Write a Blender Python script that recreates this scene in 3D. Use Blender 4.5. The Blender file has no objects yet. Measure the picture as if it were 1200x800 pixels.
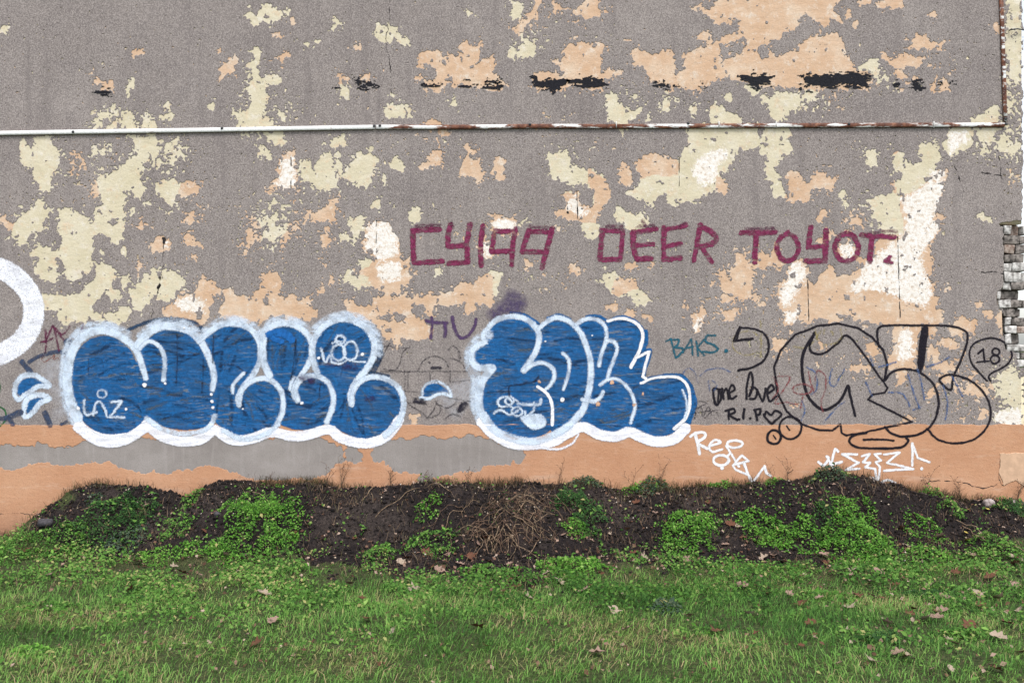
import bpy, math, random
import numpy as np
from mathutils import Vector
R = random.Random(7)
rng = np.random.default_rng(7)
scene = bpy.context.scene
COL = scene.collection

# ------------------------------------------------------------------ camera, world, sun, exposure
S = 0.008            # metres on the wall per photo pixel
F_PX = 1167.0        # focal length in photo pixels (35 mm lens)
CAM_Z = 1.65
CAM_Y = -F_PX * S
cam = bpy.data.cameras.new('camera')
cam.sensor_width = 36.0
cam.lens = 36.0 * F_PX / 1200.0
cam.clip_end = 2000
camo = bpy.data.objects.new('camera', cam)
COL.objects.link(camo)
camo.location = (0, CAM_Y, CAM_Z)
camo.rotation_euler = (math.radians(90), 0, 0)
scene.camera = camo

SUN_EL, SUN_AZ = 58.0, 14.0      # azimuth measured from behind the camera towards the right
w = bpy.data.worlds.new('World')
scene.world = w
w.use_nodes = True
nt = w.node_tree
bg = nt.nodes['Background']
sky = nt.nodes.new('ShaderNodeTexSky')
sky.sky_type = 'NISHITA'
sky.sun_disc = False
sky.sun_elevation = math.radians(SUN_EL)
sky.sun_rotation = math.radians(180 - SUN_AZ)
sky.air_density = 1.0
sky.dust_density = 1.6
sky.ozone_density = 1.0
hs = nt.nodes.new('ShaderNodeHueSaturation')
hs.inputs['Saturation'].default_value = 0.35     # overcast: the blue is veiled
nt.links.new(sky.outputs[0], hs.inputs['Color'])
nt.links.new(hs.outputs[0], bg.inputs[0])
bg.inputs[1].default_value = 0.13
sl = bpy.data.lights.new('sun', 'SUN')
sl.energy = 1.5
sl.angle = math.radians(22)
sl.color = (1.0, 0.96, 0.92)
so = bpy.data.objects.new('sun', sl)
COL.objects.link(so)
d = Vector((math.sin(math.radians(SUN_AZ)) * math.cos(math.radians(SUN_EL)),
            -math.cos(math.radians(SUN_AZ)) * math.cos(math.radians(SUN_EL)),
            math.sin(math.radians(SUN_EL))))
so.rotation_euler = d.to_track_quat('Z', 'Y').to_euler()
so.location = d * 20
scene.view_settings.view_transform = 'Standard'
scene.view_settings.look = 'None'
scene.view_settings.exposure = 1.12
scene.view_settings.gamma = 1.0
scene.view_settings.use_curve_mapping = False
scene.cycles.transparent_max_bounces = 24
scene.cycles.max_bounces = 5

def PX(u): return (u - 600.0) * S
def PZ(v): return CAM_Z - (v - 400.0) * S

# ------------------------------------------------------------------ noise
def _hash(ix, iy, seed):
    n = (ix.astype(np.int64) * 374761393 + iy.astype(np.int64) * 668265263 + seed * 974634777) & 0x7fffffff
    n = ((n ^ (n >> 13)) * 1274126177) & 0x7fffffff
    n = (n ^ (n >> 16)) & 0xffffff
    return n / float(0xffffff)
def vnoise(x, y, seed=0):
    x = np.asarray(x, float); y = np.asarray(y, float)
    ix = np.floor(x); iy = np.floor(y); fx = x - ix; fy = y - iy
    fx = fx * fx * fx * (fx * (fx * 6 - 15) + 10); fy = fy * fy * fy * (fy * (fy * 6 - 15) + 10)
    a = _hash(ix, iy, seed); b = _hash(ix + 1, iy, seed); c = _hash(ix, iy + 1, seed); e = _hash(ix + 1, iy + 1, seed)
    return (a * (1 - fx) + b * fx) * (1 - fy) + (c * (1 - fx) + e * fx) * fy
def fbm(x, y, seed=0, octv=3):
    s = 0; a = 0.5; t = 0
    for k in range(octv):
        s = s + a * vnoise(x * 2 ** k + 17.3 * k, y * 2 ** k - 9.1 * k, seed + k * 13); t += a; a *= 0.5
    return s / t
def sstep(a, b, x):
    t = np.clip((x - a) / (b - a), 0, 1); return t * t * (3 - 2 * t)

# ------------------------------------------------------------------ object helpers
def tag(o, label=None, cat=None, group=None, kind=None):
    if label: o['label'] = label
    if cat: o['category'] = cat
    if group: o['group'] = group
    if kind: o['kind'] = kind
    return o
def link(name, me, mat=None, parent=None):
    o = bpy.data.objects.new(name, me)
    COL.objects.link(o)
    if mat is not None and me is not None and len(me.materials) == 0: me.materials.append(mat)
    if parent is not None: o.parent = parent
    return o
def empty(name, loc, label=None, cat=None, group=None, kind=None):
    o = bpy.data.objects.new(name, None)
    COL.objects.link(o)
    o.location = loc; o.empty_display_size = 0.1
    return tag(o, label, cat, group, kind)
def np_mesh(name, verts, polys, attrs=None, smooth=False):
    """verts (n,3); polys: list of (m,k) index arrays"""
    me = bpy.data.meshes.new(name)
    verts = np.asarray(verts, np.float32)
    polys = [np.asarray(p, np.int32) for p in polys if len(p)]
    me.vertices.add(len(verts)); me.vertices.foreach_set('co', verts.ravel())
    loops = np.concatenate([p.ravel() for p in polys])
    tot = np.concatenate([np.full(len(p), p.shape[1], np.int32) for p in polys])
    start = np.concatenate([[0], np.cumsum(tot)[:-1]]).astype(np.int32)
    me.loops.add(len(loops)); me.loops.foreach_set('vertex_index', loops)
    me.polygons.add(len(tot)); me.polygons.foreach_set('loop_start', start)
    me.polygons.foreach_set('loop_total', tot)
    if smooth: me.polygons.foreach_set('use_smooth', np.ones(len(tot), bool))
    for k, a in (attrs or {}).items():
        at = me.attributes.new(k, 'FLOAT', 'POINT'); at.data.foreach_set('value', np.asarray(a, np.float32))
    me.update(); me.validate()
    return me

# ------------------------------------------------------------------ marching squares on a photo-pixel grid
def march(Fl, u0, v0, h, merge=False):
    ins = Fl < 0
    nv, nu = Fl.shape
    vid = np.full(Fl.shape, -1, np.int64)
    used = ins.copy()
    blocks = []
    code = (ins[:-1, :-1] * 1 + ins[:-1, 1:] * 2 + ins[1:, 1:] * 4 + ins[1:, :-1] * 8)
    full = code == 15
    if merge:
        for B in (16, 8, 4, 2):
            r_, c_ = (nv - 1) // B, (nu - 1) // B
            ok = full[:r_ * B, :c_ * B].reshape(r_, B, c_, B).all(axis=(1, 3))
            for bj, bi in zip(*np.nonzero(ok)):
                blocks.append((bj * B, bi * B, B)); full[bj * B:bj * B + B, bi * B:bi * B + B] = False
    vid[ins] = np.arange(ins.sum())
    n = int(ins.sum())
    jj, ii = np.nonzero(ins)
    P = [np.stack([u0 + ii * h, v0 + jj * h], 1)]
    he = ins[:, :-1] != ins[:, 1:]
    hid = np.full(he.shape, -1, np.int64); j, i = np.nonzero(he)
    hid[he] = n + np.arange(len(j)); n += len(j)
    a = Fl[j, i]; b = Fl[j, i + 1]; t = np.clip(a / (a - b), 0.02, 0.98)
    P.append(np.stack([u0 + (i + t) * h, v0 + j * h], 1))
    ve = ins[:-1, :] != ins[1:, :]
    veid = np.full(ve.shape, -1, np.int64); j, i = np.nonzero(ve)
    veid[ve] = n + np.arange(len(j)); n += len(j)
    a = Fl[j, i]; b = Fl[j + 1, i]; t = np.clip(a / (a - b), 0.02, 0.98)
    P.append(np.stack([u0 + i * h, v0 + (j + t) * h], 1))
    P = np.concatenate(P)
    C = [vid[:-1, :-1], vid[:-1, 1:], vid[1:, 1:], vid[1:, :-1]]
    E = [hid[:-1, :], veid[:, 1:], hid[1:, :], veid[:, :-1]]
    polys = []; cont = []
    j, i = np.nonzero(full)
    if len(j): polys.append(np.stack([C[k][j, i] for k in (3, 2, 1, 0)], 1))
    if blocks:
        bb = np.array(blocks); B = bb[:, 2]
        polys.append(np.stack([vid[bb[:, 0] + B, bb[:, 1]], vid[bb[:, 0] + B, bb[:, 1] + B],
                               vid[bb[:, 0], bb[:, 1] + B], vid[bb[:, 0], bb[:, 1]]], 1))
    for c in range(1, 15):
        j, i = np.nonzero(code == c)
        if not len(j): continue
        seq = []
        for k in range(4):
            if c >> k & 1: seq.append((0, k))
            if (c >> k & 1) != (c >> ((k + 1) % 4) & 1): seq.append((1, k))
        arr = np.stack([(E if t_ else C)[k][j, i] for t_, k in seq], 1)
        polys.append(arr[:, ::-1])
        m = len(seq)
        for q in range(m):
            (t1, k1), (t2, k2) = seq[q], seq[(q + 1) % m]
            if t1 and t2 and not (c >> ((k1 + 1) % 4) & 1):
                cont.append(np.stack([arr[:, q], arr[:, (q + 1) % m]], 1))
    cont = np.concatenate(cont) if cont else np.zeros((0, 2), int)
    # drop unused vertices
    usedv = np.zeros(len(P), bool)
    for p in polys: usedv[p.ravel()] = True
    remap = np.cumsum(usedv) - 1
    polys = [remap[p] for p in polys]; cont = remap[cont] if len(cont) else cont
    return P[usedv], polys, cont

def gsample(A, u0, v0, h, u, v):
    x = np.clip((u - u0) / h, 0, A.shape[1] - 1.001); y = np.clip((v - v0) / h, 0, A.shape[0] - 1.001)
    i = x.astype(int); j = y.astype(int); fx = x - i; fy = y - j
    return (A[j, i] * (1 - fx) + A[j, i + 1] * fx) * (1 - fy) + (A[j + 1, i] * (1 - fx) + A[j + 1, i + 1] * fx) * fy

# ------------------------------------------------------------------ distance fields
def seg_dist(U, V, a, b):
    dx, dy = b[0] - a[0], b[1] - a[1]
    L = dx * dx + dy * dy + 1e-9
    t = np.clip(((U - a[0]) * dx + (V - a[1]) * dy) / L, 0, 1)
    return np.hypot(U - a[0] - t * dx, V - a[1] - t * dy), t
def poly_sdf(U, V, pts):
    dmin = np.full(U.shape, 1e9); inside = np.zeros(U.shape, bool)
    m = len(pts)
    for k in range(m):
        a, b = pts[k], pts[(k + 1) % m]
        dd, _ = seg_dist(U, V, a, b); dmin = np.minimum(dmin, dd)
        if a[1] != b[1]:
            c = ((a[1] > V) != (b[1] > V)) & (U < (b[0] - a[0]) * (V - a[1]) / (b[1] - a[1]) + a[0])
            inside ^= c
    return np.where(inside, -dmin, dmin)
def smooth(pts, n=6, closed=False):
    pts = [np.array(p, float) for p in pts]
    if len(pts) < 3: return pts
    m = len(pts); out = []
    for k in range(m if closed else m - 1):
        p0 = pts[(k - 1) % m] if closed or k > 0 else pts[0] * 2 - pts[1]
        p1 = pts[k]; p2 = pts[(k + 1) % m]
        p3 = pts[(k + 2) % m] if closed or k + 2 < m else pts[-1] * 2 - pts[-2]
        for q in range(n):
            t = q / n
            out.append(0.5 * ((2 * p1) + (-p0 + p2) * t + (2 * p0 - 5 * p1 + 4 * p2 - p3) * t * t + (-p0 + 3 * p1 - 3 * p2 + p3) * t ** 3))
    if not closed: out.append(pts[-1])
    return out
# ------------------------------------------------------------------ material helpers
class NG:
    def __init__(self, name):
        self.m = bpy.data.materials.new(name); self.m.use_nodes = True
        self.t = self.m.node_tree; self.b = self.t.nodes['Principled BSDF']; self.out = self.t.nodes['Material Output']
        self.b.inputs['Roughness'].default_value = 0.9
        self.b.inputs['Specular IOR Level'].default_value = 0.2
    def n(self, typ, **kw):
        nd = self.t.nodes.new('ShaderNode' + typ)
        for k, v in kw.items(): setattr(nd, k, v)
        return nd
    def put(self, sock, v):
        if hasattr(v, 'is_output') or isinstance(v, bpy.types.NodeSocket): self.t.links.new(v, sock)
        else:
            if isinstance(v, (tuple, list)) and len(v) == 3 and sock.type == 'RGBA': v = (*v, 1)
            sock.default_value = v
    def coord(self, sx=1, sy=1, sz=1, kind='Object'):
        tc = self.n('TexCoord'); mp = self.n('Mapping')
        self.t.links.new(tc.outputs[kind], mp.inputs[0]); mp.inputs['Scale'].default_value = (sx, sy, sz)
        return mp.outputs[0]
    def noise(self, scale, vec=None, detail=3, rough=0.55, dist=0.0):
        nd = self.n('TexNoise'); nd.inputs['Scale'].default_value = scale; nd.inputs['Detail'].default_value = detail
        nd.inputs['Roughness'].default_value = rough; nd.inputs['Distortion'].default_value = dist
        self.t.links.new(vec if vec is not None else self.coord(), nd.inputs['Vector']); return nd.outputs[0]
    def attr(self, name):
        a = self.n('Attribute'); a.attribute_name = name; return a.outputs['Fac']
    def rand(self):
        return self.n('ObjectInfo').outputs['Random']
    def math(self, op, a, b=0.0, c=0.0):
        nd = self.n('Math', operation=op)
        self.put(nd.inputs[0], a); self.put(nd.inputs[1], b); self.put(nd.inputs[2], c); return nd.outputs[0]
    def rng(self, v, a, b, c=0.0, d=1.0, smooth=True):
        nd = self.n('MapRange'); nd.interpolation_type = 'SMOOTHSTEP' if smooth else 'LINEAR'
        self.put(nd.inputs[0], v)
        for k, x in zip((1, 2, 3, 4), (a, b, c, d)): self.put(nd.inputs[k], x)
        return nd.outputs[0]
    def mix(self, f, a, b, mode='MIX'):
        nd = self.n('Mix', data_type='RGBA', blend_type=mode)
        self.put(nd.inputs[0], f); self.put(nd.inputs[6], a); self.put(nd.inputs[7], b); return nd.outputs[2]
    def ramp(self, f, stops):
        nd = self.n('ValToRGB'); e = nd.color_ramp.elements
        while len(e) < len(stops): e.new(0.5)
        for k, (p, c) in enumerate(stops): e[k].position = p; e[k].color = (*c, 1)
        self.put(nd.inputs[0], f); return nd.outputs[0]
    def bump(self, hgt, strength=0.5, dist=0.004):
        nd = self.n('Bump'); nd.inputs['Strength'].default_value = strength; nd.inputs['Distance'].default_value = dist
        self.put(nd.inputs['Height'], hgt); self.t.links.new(nd.outputs[0], self.b.inputs['Normal'])
    def color(self, c): self.put(self.b.inputs['Base Color'], c); return self

MAT = {}
def mat_coat():
    g = NG('grey_roughcast'); co = g.coord(kind='Object')
    fine = g.noise(96, co, 3, 0.7); mid = g.noise(38, co, 3, 0.6); big = g.noise(1.1, co, 4, 0.6); blot = g.noise(5.0, co, 4, 0.65)
    c = g.ramp(big, [(0.3, (0.200, 0.173, 0.162)), (0.55, (0.240, 0.210, 0.196)), (0.75, (0.29, 0.256, 0.238))])
    c = g.mix(g.rng(g.noise(0.6, co, 5, 0.65), 0.48, 0.68, 0.0, 0.4), c, (0.165, 0.145, 0.142))
    c = g.mix(g.rng(blot, 0.42, 0.72, 0.0, 0.55), c, (0.175, 0.152, 0.148))
    c = g.mix(g.rng(fine, 0.34, 0.49, 0.62, 0.0), c, (0.075, 0.064, 0.061))
    c = g.mix(g.rng(fine, 0.51, 0.64, 0.0, 0.65), c, (0.43, 0.385, 0.36))
    c = g.mix(g.rng(mid, 0.58, 0.75, 0.0, 0.3), c, (0.13, 0.112, 0.112))
    vo = g.n('TexVoronoi'); vo.inputs['Scale'].default_value = 92; g.t.links.new(co, vo.inputs['Vector'])
    bw = g.n('RGBToBW'); g.t.links.new(vo.outputs['Color'], bw.inputs[0])
    c = g.mix(g.rng(bw.outputs[0], 0.22, 0.48, 0.28, 0.0), c, (0.085, 0.073, 0.072))
    c = g.mix(g.rng(bw.outputs[0], 0.55, 0.82, 0.0, 0.24), c, (0.42, 0.375, 0.355))
    streak = g.noise(1.0, g.coord(9, 1, 0.8), 4, 0.6)
    c = g.mix(g.rng(streak, 0.50, 0.68, 0.0, 0.34), c, (0.145, 0.125, 0.122))
    g.color(c); g.bump(g.math('ADD', fine, g.math('MULTIPLY', mid, 0.6)), 0.55, 0.004)
    return g.m
def mat_patch():
    g = NG('peeled_paint_layers'); co = g.coord(kind='Object')
    mid = g.noise(30, co, 5, 0.65); big = g.noise(4, co, 4, 0.6); fine = g.noise(120, co, 2, 0.6)
    rag = g.math('MULTIPLY', g.math('SUBTRACT', g.noise(26, co, 5, 0.7), 0.5), 14.0)
    pe = g.rng(g.math('ADD', g.attr('peach'), rag), -1.2, 1.2, 1.0, 0.0)
    wh = g.rng(g.math('ADD', g.attr('white'), g.math('MULTIPLY', rag, 2.3)), -3.5, 0.5, 1.0, 0.0)
    cream = g.ramp(big, [(0.3, (0.51, 0.455, 0.315)), (0.55, (0.565, 0.51, 0.375)), (0.75, (0.60, 0.555, 0.44))])
    peach = g.ramp(big, [(0.3, (0.50, 0.325, 0.205)), (0.5, (0.54, 0.375, 0.255)), (0.72, (0.60, 0.475, 0.36))])
    white = g.ramp(mid, [(0.32, (0.52, 0.42, 0.33)), (0.44, (0.66, 0.60, 0.53)), (0.56, (0.74, 0.71, 0.67)), (0.75, (0.78, 0.77, 0.76))])
    cream = g.mix(g.rng(g.noise(9, co, 6, 0.75), 0.53, 0.64, 0, 0.55), cream, (0.56, 0.41, 0.27))
    cream = g.mix(g.rng(g.noise(13, co, 5, 0.7), 0.56, 0.66, 0, 0.6), cream, (0.66, 0.62, 0.54))
    c = g.mix(pe, cream, peach); c = g.mix(wh, c, white)
    c = g.mix(g.rng(mid, 0.3, 0.46, 0.3, 0.0), c, (0.40, 0.33, 0.26))
    c = g.mix(g.rng(g.noise(7.5, co, 6, 0.75), 0.54, 0.66, 0, 0.6), c, (0.62, 0.57, 0.50))
    spots = g.noise(75, co, 1, 0.5)
    c = g.mix(g.rng(spots, 0.735, 0.78, 0.0, 0.8), c, (0.16, 0.12, 0.11))
    c = g.mix(g.rng(fine, 0.3, 0.5, 0.22, 0.0), c, (0.3, 0.24, 0.2))
    c = g.mix(g.math('MULTIPLY', pe, g.rng(g.noise(16, co, 6, 0.75), 0.55, 0.68, 0, 0.55)), c, (0.63, 0.57, 0.51))
    g.color(c); g.bump(g.math('ADD', mid, g.math('MULTIPLY', g.noise(11, g.coord(1, 1, 2.2), 3), 0.9)), 0.6, 0.006)
    return g.m
def mat_under():
    g = NG('old_cream_paint'); co = g.coord(kind='Object')
    big = g.noise(2.2, co, 4, 0.6); mid = g.noise(40, co, 4)
    c = g.mix(g.rng(big, 0.48, 0.6), (0.54, 0.485, 0.34), (0.52, 0.375, 0.26))
    c = g.mix(g.rng(mid, 0.3, 0.5, 0.35, 0.0), c, (0.4, 0.32, 0.25))
    g.color(c); g.bump(mid, 0.4, 0.004); return g.m
def mat_band():
    g = NG('orange_masonry_paint'); co = g.coord(kind='Object')
    big = g.noise(1.6, co, 5, 0.65); mid = g.noise(14, co, 5, 0.65); fine = g.noise(110, co, 2)
    c = g.ramp(big, [(0.3, (0.415, 0.215, 0.122)), (0.55, (0.47, 0.258, 0.152)), (0.75, (0.51, 0.30, 0.185))])
    c = g.mix(g.rng(mid, 0.5, 0.75, 0, 0.4), c, (0.54, 0.35, 0.24))
    c = g.mix(g.rng(fine, 0.3, 0.48, 0.45, 0.0), c, (0.30, 0.145, 0.08))
    c = g.mix(g.rng(g.noise(60, co, 1), 0.74, 0.79, 0, 0.6), c, (0.18, 0.11, 0.08))
    # splashed earth low on the wall
    sep = g.n('SeparateXYZ'); g.t.links.new(g.coord(), sep.inputs[0])
    low = g.math('ADD', sep.outputs[2], g.math('MULTIPLY', g.math('SUBTRACT', g.noise(7, co, 5, 0.7), 0.5), 0.42))
    c = g.mix(g.rng(low, 0.18, 0.66, 0.62, 0.0), c, (0.24, 0.125, 0.085))
    scuff = g.noise(3.0, g.coord(0.5, 1, 3.5), 5, 0.7)
    c = g.mix(g.rng(scuff, 0.56, 0.68, 0.0, 0.4), c, (0.54, 0.38, 0.285))
    g.color(c); g.bump(g.math('ADD', g.math('MULTIPLY', fine, 0.5), g.noise(25, g.coord(0.5, 1, 1.2), 4)), 0.55, 0.006); return g.m
def mat_cement():
    g = NG('bare_cement'); co = g.coord(kind='Object')
    big = g.noise(2.6, g.coord(0.6, 1, 1), 5, 0.65); fine = g.noise(120, co, 2); v = g.noise(3.0, g.coord(6, 1, 0.7), 4)
    c = g.ramp(big, [(0.3, (0.215, 0.192, 0.178)), (0.55, (0.268, 0.242, 0.226)), (0.75, (0.33, 0.30, 0.285))])
    c = g.mix(g.rng(v, 0.5, 0.75, 0, 0.35), c, (0.37, 0.34, 0.325))
    c = g.mix(g.rng(fine, 0.3, 0.5, 0.4, 0.0), c, (0.12, 0.11, 0.10))
    g.color(c); g.bump(g.math('ADD', fine, g.noise(18, co, 4)), 0.4, 0.004); return g.m
def mat_paint(name, col, op=(0.85, 1.0), soft=1.0, rag=1.5, grain=0.25, streak=None, col2=None, streakcol=None):
    """paint sprayed or brushed on roughcast: attribute sd is the distance in px to the stroke's edge"""
    g = NG(name); co = g.coord(kind='Object')
    fine = g.noise(110, co, 2, 0.6); mid = g.noise(30, co, 4, 0.6)
    sd = g.math('ADD', g.attr('sd'), g.math('MULTIPLY', g.math('SUBTRACT', g.noise(70, co, 3, 0.6), 0.5), rag * 2))
    a = g.rng(sd, -soft, soft * 0.6, 1.0, 0.0)
    st = g.noise(1.0, g.coord(*(streak or (16, 1, 16))), 4, 0.62)
    a = g.math('MULTIPLY', a, g.rng(st, 0.36, 0.56, op[0], op[1]))
    a = g.math('MULTIPLY', a, g.rng(fine, 0.3, 0.46, 1.0 - grain, 1.0))
    c = g.mix(g.rng(mid, 0.35, 0.65), col, col2 or tuple(x * 0.75 for x in col))
    if streakcol:
        s2 = g.noise(1.0, g.coord(4.6, 1, 30), 6, 0.72, 1.3); s3 = g.noise(2.6, co, 3)
        c = g.mix(g.math('MULTIPLY', g.rng(s2, 0.52, 0.62, 0.0, 0.92), g.rng(s3, 0.40, 0.62, 0.10, 1.0)), c, streakcol)
        c = g.mix(g.rng(g.noise(1.0, g.coord(2.6, 1, 9), 5, 0.7, 0.8), 0.46, 0.62, 0.0, 0.45), c, (0.018, 0.055, 0.115))
        s4 = g.noise(1.0, g.coord(5.0, 1, 40), 4, 0.6)
        c = g.mix(g.rng(s4, 0.50, 0.68, 0.0, 0.7), c, tuple(x * 0.36 for x in col))
        c = g.mix(g.rng(g.noise(9.0, co, 4), 0.60, 0.68, 0.0, 0.5), c, (col[0] * 1.2, col[1] * 1.7, col[2] * 1.6))
    c = g.mix(g.rng(fine, 0.3, 0.5, 0.3, 0.0), c, tuple(x * 0.45 for x in col))
    g.color(c); g.b.inputs['Roughness'].default_value = 0.7
    g.put(g.b.inputs['Alpha'], a); g.bump(g.math('ADD', fine, g.math('MULTIPLY', mid, 0.6)), 0.6, 0.005)
    return g.m
def mat_plain(name, col, var=0.3, scale=25, rough=0.9, bump=0.4, col2=None):
    g = NG(name); nz = g.noise(scale, None, 4, 0.6)
    c = g.mix(g.rng(nz, 0.3, 0.7), tuple(x * (1 - var) for x in col), col2 or tuple(min(1, x * (1 + var)) for x in col))
    g.color(c); g.b.inputs['Roughness'].default_value = rough; g.bump(nz, bump, 0.004); return g.m
def mat_leafy(name, stops, rough=0.55, trans=0.25):
    g = NG(name); c = g.ramp(g.attr('rnd'), stops)
    g.color(c); g.b.inputs['Roughness'].default_value = rough
    g.b.inputs['Specular IOR Level'].default_value = 0.10
    tr = g.n('BsdfTranslucent'); g.put(tr.inputs[0], c); mx = g.n('MixShader'); mx.inputs[0].default_value = trans
    g.t.links.new(g.b.outputs[0], mx.inputs[1]); g.t.links.new(tr.outputs[0], mx.inputs[2]); g.t.links.new(mx.outputs[0], g.out.inputs[0])
    return g.m
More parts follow.
